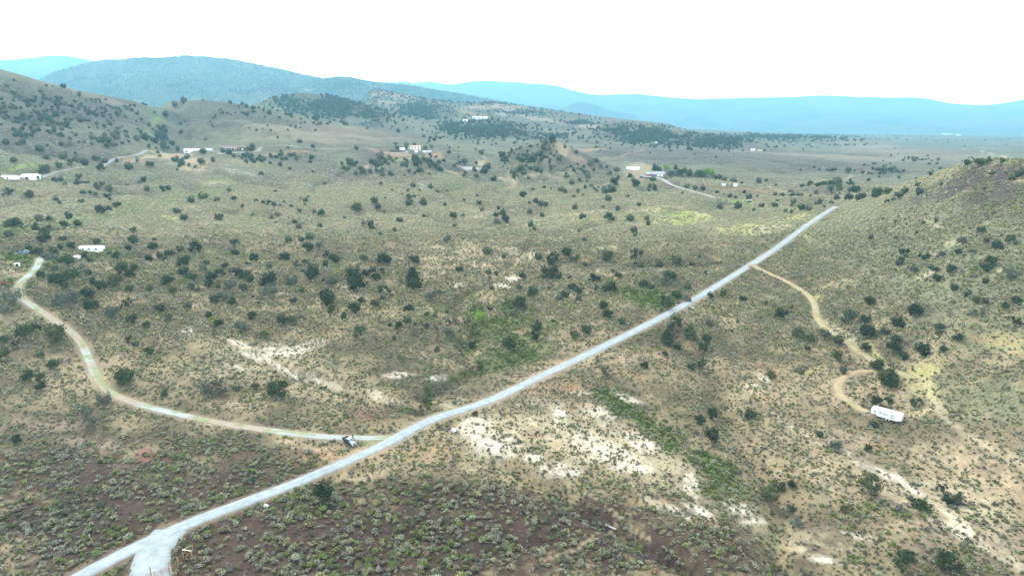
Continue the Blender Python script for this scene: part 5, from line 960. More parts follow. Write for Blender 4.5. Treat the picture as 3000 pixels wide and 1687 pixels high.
# --- pickup truck (front towards +X)
def pickup():
    g0 = P(1012, 1293); g1 = P(1038, 1309); c = (g0 + g1) / 2; yaw = heading(g0, g1)
    o = empty('pickup_truck', (c.x, c.y, float(samp(GZ, c.x, c.y)) + .22), yaw, 'black four door pickup truck with open bed parked on the driveway by the fork', 'pickup truck')
    L = 2.95; W2 = .98
    m = MB()   # side profile of the lower body, bed sides separate
    m.prism([(-2.90, .55), (-2.92, 1.08), (-.95, 1.12), (.95, 1.12), (2.45, 1.08), (2.88, .98), (2.93, .55), (2.62, .42), (2.35, .42), (2.2, .80), (1.55, .80), (1.38, .42), (-1.32, .42), (-1.5, .80), (-2.15, .80), (-2.32, .42), (-2.85, .45)],
            (1, 0, 0), (0, 0, 1), (0, 2 * W2, 0), (0, -W2, 0))
    body = m.build('body', Mblk, o)
    bm = body.modifiers.new('b', 'BEVEL'); bm.width = .05; bm.segments = 2
    hd = MB().prism([(1.0, 1.125), (2.35, 1.085), (2.82, .99), (2.82, 1.02), (2.4, 1.16), (1.05, 1.22)], (1, 0, 0), (0, 0, 1), (0, 1.66, 0), (0, -.83, 0)).build('hood', pmat('hood_sky_reflection', (.42, .46, .48), .25, .6, .6, var=.05), o)  # sky reflection on the black hood put into its colour
    b = MB()
    for y in (-.93, .93): b.box((-1.92, y, 1.24), (1.95, .10, .28))
    b.box((-2.88, 0, 1.22), (.08, 1.86, .30)); b.box((-.98, 0, 1.22), (.08, 1.86, .30)); b.build('bed_side', Mblk, o)
    MB().box((-1.93, 0, 1.135), (1.8, 1.72, .02)).build('bed_floor', Mdark, o)
    cab = MB(); A = [(-.92, 1.12), (-.72, 1.78), (.42, 1.80), (1.12, 1.14)]
    f = [cab.bm.verts.new((x, -.90 + (.14 if z > 1.5 else 0), z)) for x, z in A]; g = [cab.bm.verts.new((x, .90 - (.14 if z > 1.5 else 0), z)) for x, z in A]
    cab.bm.faces.new(f); cab.bm.faces.new(g[::-1])
    for i in range(4): cab.bm.faces.new((f[i], g[i], g[(i + 1) % 4], f[(i + 1) % 4]))
    cab.build('cab', Mblk, o)
    MB().box((-.15, 0, 1.81), (1.22, 1.50, .05), bev=.02).build('roof', pmat('painted_roof_light', (.60, .62, .63), .3, .3, .5, var=.04), o)  # black cab roof lightened, daylight from above put into its colour
    MB().prism([(.47, 1.765), (1.08, 1.175), (1.10, 1.195), (.49, 1.785)], (1, 0, 0), (0, 0, 1), (0, 1.44, 0), (0, -.72, 0)).build('windscreen', pmat('tinted_windscreen', (.16, .24, .32), .08, 0, .8, var=.2), o)
    for y, s in ((-.86, -1), (.86, 1)):
        for x0, x1 in ((-.66, -.08), (.02, .72)):
            MB().prism([(x0, 1.22), (x0 + .06, 1.68), (x1 - (.34 if x1 > .5 else 0), 1.68), (x1, 1.22)], (1, 0, 0), (0, -s * .20, 1), (0, s * .02, 0), (0, y + s * .245 if False else s * (.885 + .245), 0)).build('side_window', Mglass, o)
        MB().box((.85, s * 1.08, 1.24), (.14, .22, .18), bev=.03).build('mirror', Mblk, o)
        MB().box((2.90, s * .74, .86), (.08, .34, .20)).build('headlight', Mlamp, o)
        MB().box((-2.93, s * .84, .98), (.05, .16, .32)).build('tail_light', Mred, o)
        for x in (-.1, -.75): MB().box((x, s * .985, 1.02), (.16, .03, .04)).build('handle', Mrim, o)
    MB().box((2.92, 0, .86), (.07, 1.08, .26)).build('grille', Mdark, o)
    MB().box((2.97, 0, .56), (.16, 1.90, .20), bev=.04).build('bumper', Mgrey, o); MB().box((-2.98, 0, .60), (.16, 1.80, .18), bev=.04).build('bumper', Mgrey, o)
    for x in (1.88, -1.83):
        for s in (-1, 1):
            w_ = MB().bar((x, s * .72, .39), (x, s * .98, .39), .39, 20).build('wheel', Mtyre, o)
            MB().bar((x, s * .96, .39), (x, s * .995, .39), .23, 12).build('rim', Mrim, w_)
    return o
pickup()

# --- fifth-wheel trailer
def trailer():
    a = P(2557, 1222); b = P(2630, 1245); yaw = heading(a, b); L = (b - a).length
    c = (a + b) / 2; back = Vector((-math.sin(yaw), math.cos(yaw), 0)); c = c + back * 1.25
    L = min(max(L, 9.5), 11.5); print('trailer length', L)
    z = float(samp(GZ, c.x, c.y)) + .05
    o = empty('camper_trailer', (c.x, c.y, z), yaw, 'long white camper trailer with two axles parked beside the looping track', 'trailer')
    h = L / 2; T = 3.25
    m = MB().prism([(-h, 1.25), (-h + .12, T - .30), (-h + .35, T), (h - .25, T), (h - .02, T - .2), (h, 1.5), (h - .05, 1.15), (h - 1.6, .72), (-h + 1.9, .72), (-h + 1.75, 1.2)], (1, 0, 0), (0, 0, 1), (0, 2.45, 0), (0, -1.225, 0))
    body = m.build('body', Mw, o); bv = body.modifiers.new('b', 'BEVEL'); bv.width = .05; bv.segments = 2
    MB().box((0, 0, T + .01), (L - 2.2, 2.2, .05)).build('roof', Mwm, o)
    for x, z0, ww, hh in ((-h + 1.25, 2.1, .8, .6), (-h + 3.0, 2.15, .75, .75), (-.2, 2.05, 1.7, .55), (h - 2.9, 2.25, 1.0, .5), (h - 2.9, 1.55, 1.1, .35)):
        f = MB().box((x, -1.235, z0), (ww, .05, hh)).build('window', pmat('pale_window', (.24, .34, .38), .15, 0, .6), o)
        MB().box((x, -1.25, z0 - hh / 2 - .03), (ww + .08, .06, .06)).build('frame', Mgrey, f)
    MB().box((h - 4.6, -1.235, 1.65), (.7, .05, 1.75)).build('door', Mw, o)
    s = MB(); s.box((0, -1.232, 1.32), (L - 3.4, .02, .10)); s.build('stripe', Mgrey, o)
    for x in (1.0, -2.2): MB().box((x, 0, T + .18), (.9, .7, .3), bev=.05).build('roof_vent', Mw, o)
    for x in (.15, 1.15):
        for s_ in (-1, 1):
            w_ = MB().bar((x, s_ * .85, .36), (x, s_ * 1.14, .36), .36, 18).build('wheel', Mtyre, o)
            MB().bar((x, s_ * 1.12, .36), (x, s_ * 1.175, .36), .24, 12).build('rim', Mhub, w_)
    w_ = MB().bar((h + .02, -.3, 1.2), (h + .26, -.3, 1.2), .36, 18).build('spare_wheel', Mtyre, o); MB().bar((h + .24, -.3, 1.2), (h + .3, -.3, 1.2), .22, 12).build('rim', Mhub, w_)
    MB().box((-.3, 0, .60), (L - 3.0, .9, .22)).build('chassis', Mdark, o)
    MB().bar((-h + 1.2, 0, 1.25), (-h + 1.2, 0, .75), .10, 8).build('hitch', Mdark, o)
    for x in (-h + 2.2, h - 1.8):
        for s_ in (-1, 1): MB().box((x, s_ * .95, .35), (.12, .12, .75)).build('landing_leg', Mdark, o)
    return o
trailer()

# --- mobile home, its shed, cars and scrap in the yard on the left
p = P(262, 736); s_ = 66 / ppm(p); print('mobile home', s_)
building('mobile_home', 'long white single wide mobile home with a plain bright roof, left of centre', 262, 737, s_, 6.5, 2.7, .7, .02, Mw, Mwm, [(-s_ * .3, 1.6, 1.2, .9), (0, 1.6, 1.2, .9), (s_ * .33, 1.6, 1.4, .9)], [(s_ * .15, 1.0, 2.0)], cat='mobile home')
building('storage_shed', 'small white shed with a sloping roof below the long white mobile home', 223, 759, 4.6, 5.2, 2.0, .5, -.2, Mw, Mwm, [], [(.8, 1.0, 1.8)], cat='shed', doormat=Mgrey)
def car(px, py, yaw, mat, label, L=4.5, roofm=None, wagon=False):
    p = P(px, py); o = empty('parked_car', (p.x, p.y, p.z + .02), yaw, label, 'car', 'old cars left in the yards')
    h = L / 2
    m = MB().prism([(-h, .45), (-h + .05, .88), (-h + .9, .98), (h - 1.2, .95), (h - .1, .78), (h, .42), (h - .5, .28), (-h + .4, .28)], (1, 0, 0), (0, 0, 1), (0, 1.72, 0), (0, -.86, 0))
    b = m.build('body', mat, o); bv = b.modifiers.new('b', 'BEVEL'); bv.width = .06; bv.segments = 2
    t = -h + (.25 if wagon else 1.25)
    MB().prism([(-h + (.1 if wagon else .85), .95), (t, 1.38), (.45, 1.40), (1.05, .94)], (1, 0, 0), (0, 0, 1), (0, 1.44, 0), (0, -.72, 0)).build('windows', Mglass, o)
    MB().box(((t + .45) / 2, 0, 1.41), (.45 - t, 1.36, .05)).build('roof', roofm or mat, o)
    for x in (-h + .85, h - .85):
        for s in (-1, 1):
            w_ = MB().bar((x, s * .68, .31), (x, s * .87, .31), .31, 14).build('wheel', Mtyre, o); MB().bar((x, s * .86, .31), (x, s * .885, .31), .17, 10).build('rim', Mrim, w_)
    for s in (-1, 1): MB().box((h - .03, s * .6, .66), (.08, .28, .14)).build('headlight', Mlamp, o)
    return o
car(59, 745, math.pi + .25, Mblue, 'blue sedan at the left end of the yard, nearer of two cars', 4.7)
car(74, 741, math.pi - .1, Mteal, 'pale turquoise wagon right behind the blue sedan', 4.6, wagon=True)
car(480, 451, .0, Mw, 'white vehicle parked on the bare lot left of the long white barn', 5.5, wagon=True)
car(1190 - 18 + 20, 446, .1, Mw, 'white car by the low wall of the cream house', 4.6)
def flatbed(px, py, yaw, label):
    p = P(px, py); o = empty('utility_trailer', (p.x, p.y, p.z), yaw, label, 'utility trailer')
    MB().box((0, 0, .75), (3.6, 1.9, .14)).build('deck', Mrust, o)
    m = MB()
    for y in (-.9, .9): m.box((0, y, 1.05), (3.6, .06, .4))
    m.box((-1.75, 0, 1.05), (.06, 1.8, .4)); m.build('side_rail', Mrust, o)
    MB().bar((1.8, 0, .68), (3.1, 0, .5), .06, 8).build('tongue', Mrust, o)
    for s in (-1, 1): MB().bar((0, s * 1.0, .36), (0, s * 1.2, .36), .36, 14).build('wheel', Mtyre, o)
    return o
flatbed(12, 834, .3, 'dark rusty red box trailer at the far left edge below the yard'); flatbed(90, 740, .2, 'small rusty trailer just right of the turquoise wagon')
# white frame left standing by the scraped earth
p = P(51, 782); o = empty('frame_stand', (p.x, p.y, p.z), .3, 'small open white frame standing beside the scraped red earth', 'frame')
m = MB(); m.box((-.9, 0, .9), (.16, 1.6, 1.8)); m.box((.9, 0, .9), (.16, 1.6, 1.8)); m.box((0, 0, 1.86), (2.1, 1.8, .14)); m.build('frame', Mw, o)
MB().box((0, .74, .9), (1.62, .06, 1.75)).build('back_panel', Mdark, o)
# culverts
def culvert(px, py, yaw, L, R, label, mat=Mgalv):
    p = P(px, py); o = empty('culvert_pipe', (p.x, p.y, p.z), yaw, label, 'culvert', 'culvert pipes under the road')
    MB().tube((-L, 0, R * .65), (0, 0, R * .55), R, .06).build('pipe', mat, o)
    m = MB()
    for k in range(7): m.tube((-L + k * L / 7 + .06, 0, R * .65 - k * R * .015), (-L + k * L / 7 + .16, 0, R * .65 - k * R * .015), R + .03, .05)
    m.build('corrugation', mat, o); return o
culvert(1337, 1271, -1.0, 2.2, .85, 'large corrugated steel culvert mouth opening into the wash below the road')
culvert(788, 1487, -.5, 1.5, .45, 'small corrugated culvert end lying in the scrub below the road near the round juniper')
culvert(2034, 906, -.6, 1.7, .6, 'culvert end beside the road where it bends uphill')
culvert(1805, 1552, -.7, 3.2, .28, 'thin pale pipe lying in the lower end of the wash')
# --- farm buildings at the left edge
building('farm_house', 'white low farm house cut by the left edge, dark doorway in front', 16, 525, 28, 10, 3.4, 1.6, -.1, Mw, Mwm, [(-6, 1.8, 2.2, 1.2), (8, 1.9, 2, 1.1)], [(3, 2.4, 2.6)], cat='house', doormat=Mdark)
building('farm_shed', 'white farm shed with wide roof right of the low farm house', 82, 526, 15, 11, 3.2, 2.0, .1, Mw, Mwm, [], [(-1, 3.2, 2.6)], cat='shed', doormat=Mdark)
# --- long white barn and the brown ranch house
p = P(560, 446)
building('long_barn', 'long white barn with large dark openings beside the hill road', 560, 447, 21, 10, 3.4, 1.5, .03, Mw, Mwm, [(-6.5, 1.6, 4, 1.6), (0, 1.7, 1, 1), (5.5, 1.6, 5, 1.8)], [], cat='barn')
building('storage_tank_shed', 'low pale metal shed with light roof between barn and brown ranch house', 608, 443, 9, 7, 2.4, .9, -.3, Mgalv, Mwm, [], [(0, 2.4, 2)], cat='shed', doormat=Mgrey)
o, p = building('ranch_house', 'long reddish brown ranch house behind garden trees, far left of centre', 684, 440, 36, 10, 3.6, 1.8, .0, Mbrown, pmat('brown_grey_roof', (.20, .16, .15), .9), [(x, 1.9, 2, 1.2) for x in (-14, -9, -4, 2, 7)], [(12, 2, 2.3)], cat='house', chimney=True)
MB().box((-2, -3.2, 2.9), (16, 3.4, .2)).build('porch_roof', Mw, o)
for x in (-9, -5, -1, 3, 5.5): MB().box((x, -4.6, 1.1), (.25, .25, 3.6)).build('porch_post', Mw, o)
building('ranch_annex', 'tall brown annex at the right end of the brown ranch house', 722, 441, 8, 8, 5.0, 1.6, .2, Mbrown, pmat('maroon_roof', (.20, .09, .08), .9), [(0, 3.2, 1.5, 1.2)], [], cat='building')
def wallrun(name, label, pts, H, T, mat, cat):
    q = [P(*a) for a in pts]; o = empty(name, q[0], 0, label, cat)
    m = MB()
    for a, b in zip(q[:-1], q[1:]):
        a = a - q[0]; b = b - q[0]; d = b - a; y = math.atan2(d.y, d.x); c = (a + b) / 2
        m.box((c.x, c.y, c.z + H / 2 - .4), (Vector((d.x, d.y)).length, T, H + .8), Matrix.Rotation(y, 4, 'Z') @ Matrix.Rotation(-math.atan2(d.z, Vector((d.x, d.y)).length), 4, 'Y'))
    m.build('wall', mat, o); return o
wallrun('retaining_wall', 'pale stone wall along the front of the brown ranch house', [(636, 450), (680, 449), (730, 448)], 1.0, .5, Mconc, 'wall')
# --- cream two storey house with its sheds
o, p = building('cream_house', 'two storey cream house with tan roof and dark windows in the distance', 1213, 441, 18, 10, 5.6, 1.6, .08, Mcream, Mtan_roof, [(x, 4.2, 1.5, 1.9) for x in (-6.5, -2.6, 1.8, 6.2)], [(6.8, 1.4, 2.3)], cat='house', winmat=Mdark, doormat=Mdark)
MB().box((0, -1.4, 2.7), (17, 2.6, .25)).build('balcony', Mw, o)
building('hillside_garage', 'white garage with pale roof at the foot of the cream house', 1219, 447, 6, 5, 2.6, .6, 0, Mw, Mwm, [], [(0, 2.4, 2.1)], cat='garage')
building('long_dark_shed', 'long dark open shed left of the cream house', 1152, 445, 11, 5, 2.4, .6, .0, Mbrown, Mdark, [], [(0, 8, 1.8)], cat='shed', doormat=Mdark)
building('white_roof_shed', 'pale roofed shed between the long dark shed and the cream house', 1176, 440, 8, 7, 2.6, 1.2, -.3, Mw, Mwm, [(0, 1.5, 1.2, .9)], [], cat='shed')
building('small_white_trailer', 'small white box trailer right of the cream house', 1243, 447, 6, 3, 2.6, .2, 0, Mw, Mwm, [(0, 1.5, 1, .7)], [], cat='trailer', flat=True)
building('blue_grey_shed', 'blue grey shed at the right end of the cream house yard', 1256, 448, 8.5, 5, 2.4, .9, .05, pmat('blue_grey_siding', (.26, .34, .42), .7), Mgalv, [], [(0, 2.4, 2)], cat='shed', doormat=Mgrey)
wallrun('garden_wall', 'pale garden wall in front of the long dark shed', [(1146, 449), (1170, 450), (1196, 450)], .9, .4, Mconc, 'wall')
# --- right centre: brick house, garage wing, gabled dark house, white container
building('white_container', 'long plain white container on the rise left of the brick house', 1855, 499, 17, 4, 4.2, .2, -.02, Mw, Mwm, [], [], cat='container', flat=True)
building('brick_house', 'red brick gable end house left of the grey roofed garage', 1904, 517, 9, 12, 4.0, 2.4, .35, Mbrick, Mgrey_roof, [(-2.5, 1.9, 1.2, 1.2), (1.5, 1.9, 1.2, 1.2)], [], cat='house')
building('double_garage', 'grey roofed garage with two white doors at the top of the yard road', 1929, 517, 17, 10, 3.6, 2.6, -.05, pmat('dark_grey_siding', (.12, .13, .14), .8), Mgrey_roof, [(-6, 1.9, 1.2, 1.0)], [(0, 3.4, 2.7), (4.6, 3.4, 2.7)], cat='garage')
building('gabled_house', 'dark house with three roof dormers half hidden by garden trees', 1973, 515, 18, 9, 4.0, 3.2, -.08, pmat('charcoal_siding', (.06, .065, .07), .8), Mdk_roof, [(-4, 1.9, 2, 1.3), (2, 1.9, 2, 1.3)], [], cat='house', dormers=3)
building('low_stable', 'low dark stable with white trim below the brick house', 1884, 520, 8, 4, 2.2, .6, .0, Mdark, Mgrey_roof, [(-1.5, 1.2, 1.4, .8), (1.5, 1.2, 1.4, .8)], [], cat='stable')
building('green_shed', 'low dark green shed in front of the brick house', 1896, 523, 9, 3, 2.0, .4, -.02, Mgrn, Mgalv, [], [(0, 1, 1.7)], cat='shed', doormat=Mgrn)
building('white_garden_shed', 'small white shed on the green slope, left of its pair', 2121, 545, 4, 3, 2.4, .7, -.1, Mw, Mgalv, [], [(0, 1.6, 1.9)], cat='shed', doormat=Mcream)
building('white_garden_shed', 'small white shed on the tan slope, right of its pair', 2156, 547, 3.6, 3, 2.4, .4, .0, Mw, Mwm, [], [(0, 1.2, 1.8)], cat='shed', doormat=Mw)
building('green_container', 'dark green box with a pale top beside the bright green meadow', 2196, 593, 5.6, 2.6, 2.2, .1, -.05, Mgrn, Mwm, [], [(1, 1.2, 1.7)], cat='container', flat=True, doormat=Mdark)
# --- hilltop house far behind and farther farms
building('hilltop_house', 'far white flat topped house with long light roof on the dark wooded hill', 1396, 351, 26, 16, 7, 1.2, -.1, pmat('pale_blue_grey_wall', (.50, .56, .60), .8), Mwm, [(x, 4, 3, 2.5) for x in (-8, -2, 4, 9)], [(0, 3, 3)], cat='house')
building('hilltop_wing', 'long low white roof wing right of the far hilltop house', 1415, 347, 26, 12, 4, 1.0, -.15, Mw, Mwm, [(0, 2.2, 4, 1.6)], [], cat='building')
building('hilltop_barn', 'small bright white barn left of the far hilltop house', 1363, 356, 17, 10, 5.5, 1.2, .05, Mw, Mwm, [], [(0, 8, 3.2)], cat='barn', doormat=Mbrown)
building('valley_house', 'tiny white far house with pale roof, left of the valley pair', 2207, 442, 12, 9, 4, 1.6, 0, Mw, Mwm, [(0, 2, 2, 1.4)], [], cat='house')
building('valley_house', 'tiny far house with reddish roof, right of the valley pair', 2227, 443, 13, 9, 3.6, 1.8, 0, Mcream, Mtan_roof, [(0, 2, 2, 1.4)], [], cat='house')
building('far_farm', 'tiny pale farm building on the dark wooded ridge right of centre', 1925, 420, 16, 9, 4, 1.4, 0, Mw, Mwm, [(0, 2, 3, 1.6)], [], cat='building')
building('far_farm', 'tiny pale farm building in the green gap above the conical hill', 1637, 402, 12, 8, 3.5, 1.2, 0, Mcream, Mwm, [(0, 2, 3, 1.4)], [], cat='building')
HAM = [(2762, 394), (2770, 395), (2778, 394), (2786, 395), (2806, 398), (2814, 399)]
for k, (x, y) in enumerate(HAM):
    building('hamlet_house', ['leftmost pale house of the distant hamlet under the far range', 'second house from the left in the distant hamlet', 'third house from the left in the distant hamlet', 'fourth house from the left in the distant hamlet', 'left house of the separate right pair in the distant hamlet', 'rightmost house of the distant hamlet under the far range'][k],
             x, y, 15 + 2 * (k % 2), 12, 6, 2.4, .3 * (k - 2), Mw, Mcream if k % 2 else Mwm, [(0, 3, 3, 2)], [], cat='house', group='houses of the distant hamlet')

# --- fences, gate, posts, poles
def bars(name, label, cat, base_px, parts, mats, group=None):
    """posts given by photo foot pixel and height; rails between named points"""
    b0 = P(*base_px); o = empty(name, b0, 0, label, cat, group); pt = {}
    for k, (px, py, h) in parts['post'].items():
        q = P(px, py) - b0; pt[k] = (q, h)
        if h > 0: MB().bar(q - Vector((0, 0, .3)), q + Vector((0, 0, h)), parts.get('r', .09), 8, parts.get('r', .09) * .9).build('post', mats[0], o)
    for a, ha, b, hb_, r, mi in parts['rail']:
        A = pt[a][0] + Vector((0, 0, ha)); B = pt[b][0] + Vector((0, 0, hb_))
        MB().bar(A, B, r, 7).build('rail', mats[mi], o)
    return o
bars('corral_fence', 'wooden corral corner with a pale top beam and reddish braces beside the junction', 'fence', (538, 1641),
     {'r': .11, 'post': {'a': (538, 1636, 2.5), 'b': (563, 1633, 1.9), 'c': (565.5, 1611, 1.5), 'd': (523, 1657, 2.3), 'e': (498, 1680, 2.9), 'f': (512, 1668, 0)},
      'rail': [('a', 2.45, 'b', 1.85, .13, 1), ('a', 2.4, 'c', 1.4, .05, 1), ('a', .3, 'b', 1.7, .06, 0), ('d', .2, 'a', 2.2, .05, 2), ('d', 1.9, 'a', .4, .05, 2), ('d', .3, 'e', 2.2, .05, 2), ('d', 2.0, 'e', .4, .06, 0), ('d', 1.1, 'e', 1.1, .05, 2), ('d', 1.2, 'a', 1.2, .05, 2)]}, (Mwood, Mpale, Mrust))
g0 = P(452, 1692); g1 = P(495, 1677); o = empty('pipe_gate', g0, heading(g0, g1), 'dark red pipe gate closing the side road at the bottom edge', 'gate'); L = (g1 - g0).length; dz = g1.z - g0.z
m = MB()
for k in range(6): m.bar((0, 0, .35 + k * .23), (L, 0, .35 + k * .23 + dz), .035, 6)
m.build('rail', Mredw, o)
for x in (0, L * .5, L): MB().bar((x, 0, .3 + dz * x / L), (x, 0, 1.6 + dz * x / L), .04, 6).build('upright', Mdark, o)
bars('gate_post', 'grey wooden gate post with a short rail at the bottom edge', 'post', (443, 1688), {'r': .16, 'post': {'a': (443, 1688, 2.4), 'b': (424, 1696, 0)}, 'rail': [('a', 1.0, 'b', .8, .07, 0)]}, (Mwood,))
POSTS = [(1136, 1250, 1.9, 'thin dark post in the red earth above the pickup'), (1278, 1297, 1.3, 'short brown post below the road, left of its pair'), (1293, 1294, 1.3, 'short brown post below the road, right of its pair'), (243, 971, 1.6, 'dark post beside the left driveway where it turns'), (905, 1322, 1.3, 'short post between driveway and road left of the pickup'),
         (621, 1187, 1.4, 'grey post above the driveway, left of its pair'), (640, 1187, 1.3, 'grey post above the driveway, right of its pair'), (263, 1577, 1.2, 'lone pale stake in the scrub above the road junction'), (1163, 1222, 1.2, 'thin post near the red earth right of the tall dark one'), (208, 1003, 1.5, 'dark post left of the driveway bend'), (134, 985, 1.2, 'left of two thin posts beside the driveway'), (123, 983, 1.2, 'leftmost of the thin posts beside the driveway'),
         (425, 790, 1.6, 'dark post in the sage right of the white mobile home'), (140, 819, 1.5, 'thin post by the small rounded juniper below the yard')]
for px, py, h, lab in POSTS:
    p = P(px, py); o = MB().bar((0, 0, -.3), (0, 0, h), .07, 7, .06).build('fence_post', Mpale if 'pale' in lab else Mwood)
    o.location = p; tag(o, lab, 'post', 'single fence posts')
POLES = [(907, 432, 'utility pole on the open slope right of the brown ranch house'), (1063, 432, 'utility pole left of the cream house yard'), (1329, 441, 'utility pole right of the cream house yard'), (408, 446, 'utility pole where the hill road reaches the long barn'), (233, 482, 'utility pole among junipers at the left hill road'), (2, 508, 'utility pole above the low farm house at the left edge')]
for px, py, lab in POLES:
    p = P(px, py); o = empty('utility_pole', p, .3, lab, 'utility pole', 'utility poles along the hill road')
    MB().bar((0, 0, -.5), (0, 0, 9), .15, 8, .10).build('pole', Mwood, o); MB().box((0, 0, 8.3), (2.4, .12, .12)).build('crossarm', Mwood, o)
    for x in (-1, 1): MB().bar((x, 0, 8.36), (x, 0, 8.58), .05, 6).build('insulator', Mgrey, o)
# corral rails along the bare lot below the long barn
q = [P(x, 459) for x in (452, 474, 497, 528, 549)]; o = empty('lot_fence', q[0], 0, 'post and rail fence along the bare lot below the long white barn', 'fence')
for a in q: MB().bar(a - q[0] - Vector((0, 0, .3)), a - q[0] + Vector((0, 0, 2.2)), .18, 6).build('post', Mwood, o)
m = MB()
for a, b in zip(q[:-1], q[1:]):
    for h in (.9, 1.7): m.bar(a - q[0] + Vector((0, 0, h)), b - q[0] + Vector((0, 0, h)), .07, 5)
m.build('rail', Mwood, o)

# --- the person standing beside the pickup
def person():
    p = P(1034, 1286); yaw = -.6
    o = bpy.data.objects.new('person', bpy.data.meshes.new('person')); C.objects.link(o); o.location = (p.x, p.y, float(samp(GZ, p.x, p.y)) + .2); o.rotation_euler = (0, 0, yaw)
    J = {'pel': (0, 0, .95, .145), 'wst': (0, 0, 1.10, .13), 'chs': (0, -.01, 1.32, .155), 'nk0': (0, 0, 1.47, .075), 'nk': (0, -.01, 1.53, .055), 'hd0': (0, -.02, 1.60, .082), 'hd': (0, -.02, 1.68, .095), 'top': (0, -.01, 1.76, .05)}
    E = [('pel', 'wst'), ('wst', 'chs'), ('chs', 'nk0'), ('nk0', 'nk'), ('nk', 'hd0'), ('hd0', 'hd'), ('hd', 'top')]
    for s, n in ((-1, 'l'), (1, 'r')):
        J.update({n + 'hip': (s * .10, 0, .90, .10), n + 'kn': (s * .12, -.01, .50, .065), n + 'an': (s * .13, .02, .09, .045), n + 'toe': (s * .15, -.15, .04, .04),
                  n + 'sh': (s * .19, 0, 1.42, .065), n + 'el': (s * .27, .02, 1.14, .045), n + 'wr': (s * .26, -.09, .90, .03), n + 'pm': (s * .26, -.12, .83, .034)})
        E += [('pel', n + 'hip'), (n + 'hip', n + 'kn'), (n + 'kn', n + 'an'), (n + 'an', n + 'toe'), ('chs', n + 'sh'), (n + 'sh', n + 'el'), (n + 'el', n + 'wr'), (n + 'wr', n + 'pm')]
    keys = list(J); ix = {k: i for i, k in enumerate(keys)}
    o.data.from_pydata([J[k][:3] for k in keys], [(ix[a], ix[b]) for a, b in E], [])
    md = o.modifiers.new('skin', 'SKIN'); sv = o.data.skin_vertices[0].data
    for k, i in ix.items(): sv[i].radius = (J[k][3], J[k][3] * (.75 if k in ('chs', 'wst', 'pel') else 1)); sv[i].use_root = (k == 'pel')
    sb = o.modifiers.new('s', 'SUBSURF'); sb.levels = 1; sb.render_levels = 2
    skin = pmat('skin', (.42, .26, .18), .6); o.data.materials.append(skin)
    def skinned(name, pts, rr, mat):
        me = bpy.data.meshes.new(name); q = bpy.data.objects.new(name, me); C.objects.link(q); q.parent = o
        me.from_pydata(pts, [(i, i + 1) for i in range(len(pts) - 1)], []); q.modifiers.new('k', 'SKIN')
        for i, r in enumerate(rr): me.skin_vertices[0].data[i].radius = (r, r)
        me.skin_vertices[0].data[0].use_root = True; t = q.modifiers.new('s', 'SUBSURF'); t.levels = 1; t.render_levels = 1; me.materials.append(mat); return q
    for s in (-1, 1):
        for k, (dx, l) in enumerate(((-.024, .065), (-.008, .075), (.008, .07), (.024, .055))):
            x = s * .26; skinned('finger', [(x + dx * .3, -.125 + dx, .82), (x + dx * .3, -.13 + dx, .82 - l * .55), (x + dx * .2 - s * .01, -.12 + dx, .82 - l)], [.010, .009, .007], skin)
        skinned('thumb', [(s * .245, -.14, .85), (s * .225, -.165, .82), (s * .22, -.17, .795)], [.012, .010, .008], skin)
    jk = pmat('dark_jacket', (.045, .05, .075), .9); jn = pmat('dark_jeans', (.05, .06, .09), .9)
    skinned('jacket', [(0, 0, .93), (0, 0, 1.10), (0, -.01, 1.32), (0, 0, 1.46)], [.175, .16, .19, .10], jk)
    for s in (-1, 1):
        skinned('sleeve', [(s * .12, 0, 1.42), (s * .20, 0, 1.40), (s * .27, .02, 1.14), (s * .262, -.085, .92)], [.08, .085, .06, .045], jk)
        skinned('trouser_leg', [(s * .07, 0, .97), (s * .105, 0, .86), (s * .12, -.01, .50), (s * .13, .02, .10)], [.11, .118, .082, .065], jn)
        skinned('shoe', [(s * .13, .06, .06), (s * .14, -.06, .055), (s * .15, -.18, .045)], [.055, .055, .045], Mdark)
        MB().box((s * .035, -.108, 1.69), (.022, .012, .012)).build('eye', Mdark, o)
    skinned('hair', [(0, .03, 1.62), (0, .01, 1.73), (0, -.02, 1.785)], [.085, .10, .065], pmat('brown_hair', (.05, .03, .02), .8))
    MB().bar((0, -.105, 1.685), (0, -.128, 1.655), .010, 6, .014).build('nose', skin, o); MB().box((0, -.105, 1.63), (.045, .012, .010)).build('mouth', pmat('lips', (.35, .15, .12), .6), o)
    for s in (-1, 1): MB().box((s * .094, -.01, 1.67), (.02, .035, .055), bev=.006).build('ear', skin, o)
    tag(o, 'person in dark clothes standing on the far side of the black pickup', 'person')
person()

# ---------------------------------------------------------------- the 300 largest bushes as things of their own
KINDS = {}
def kind_of(c):
    d = {'grey-green sagebrush': SAGE, 'bright green rabbitbrush': GRN, 'yellow-green bush': YEL, 'olive bush': OLI, 'grey dead bush': DEAD, 'straw-coloured dry bush': DRY, 'pale silvery sagebrush': PALE}
    c = c / c.sum(); return min(d, key=lambda k: float(np.abs(d[k] / d[k].sum() - c).sum()) + .3 * abs(0))
BM = {}; MTW = pmat('bush_twigs_shade', tuple(TWIG_SHADE), .95)
BIGSH = [bush_shape(700 + s, 260, 9, .12) for s in range(7)]
BCOL = {'grey-green sagebrush': SAGE, 'bright green rabbitbrush': GRN, 'yellow-green bush': YEL, 'olive bush': OLI, 'grey dead bush': DEAD, 'straw-coloured dry bush': DRY, 'pale silvery sagebrush': PALE}
SM = {k: leafmat('bush_' + k.replace(' ', '_').replace('-', '_'), tuple(v), .25) for k, v in BCOL.items()}
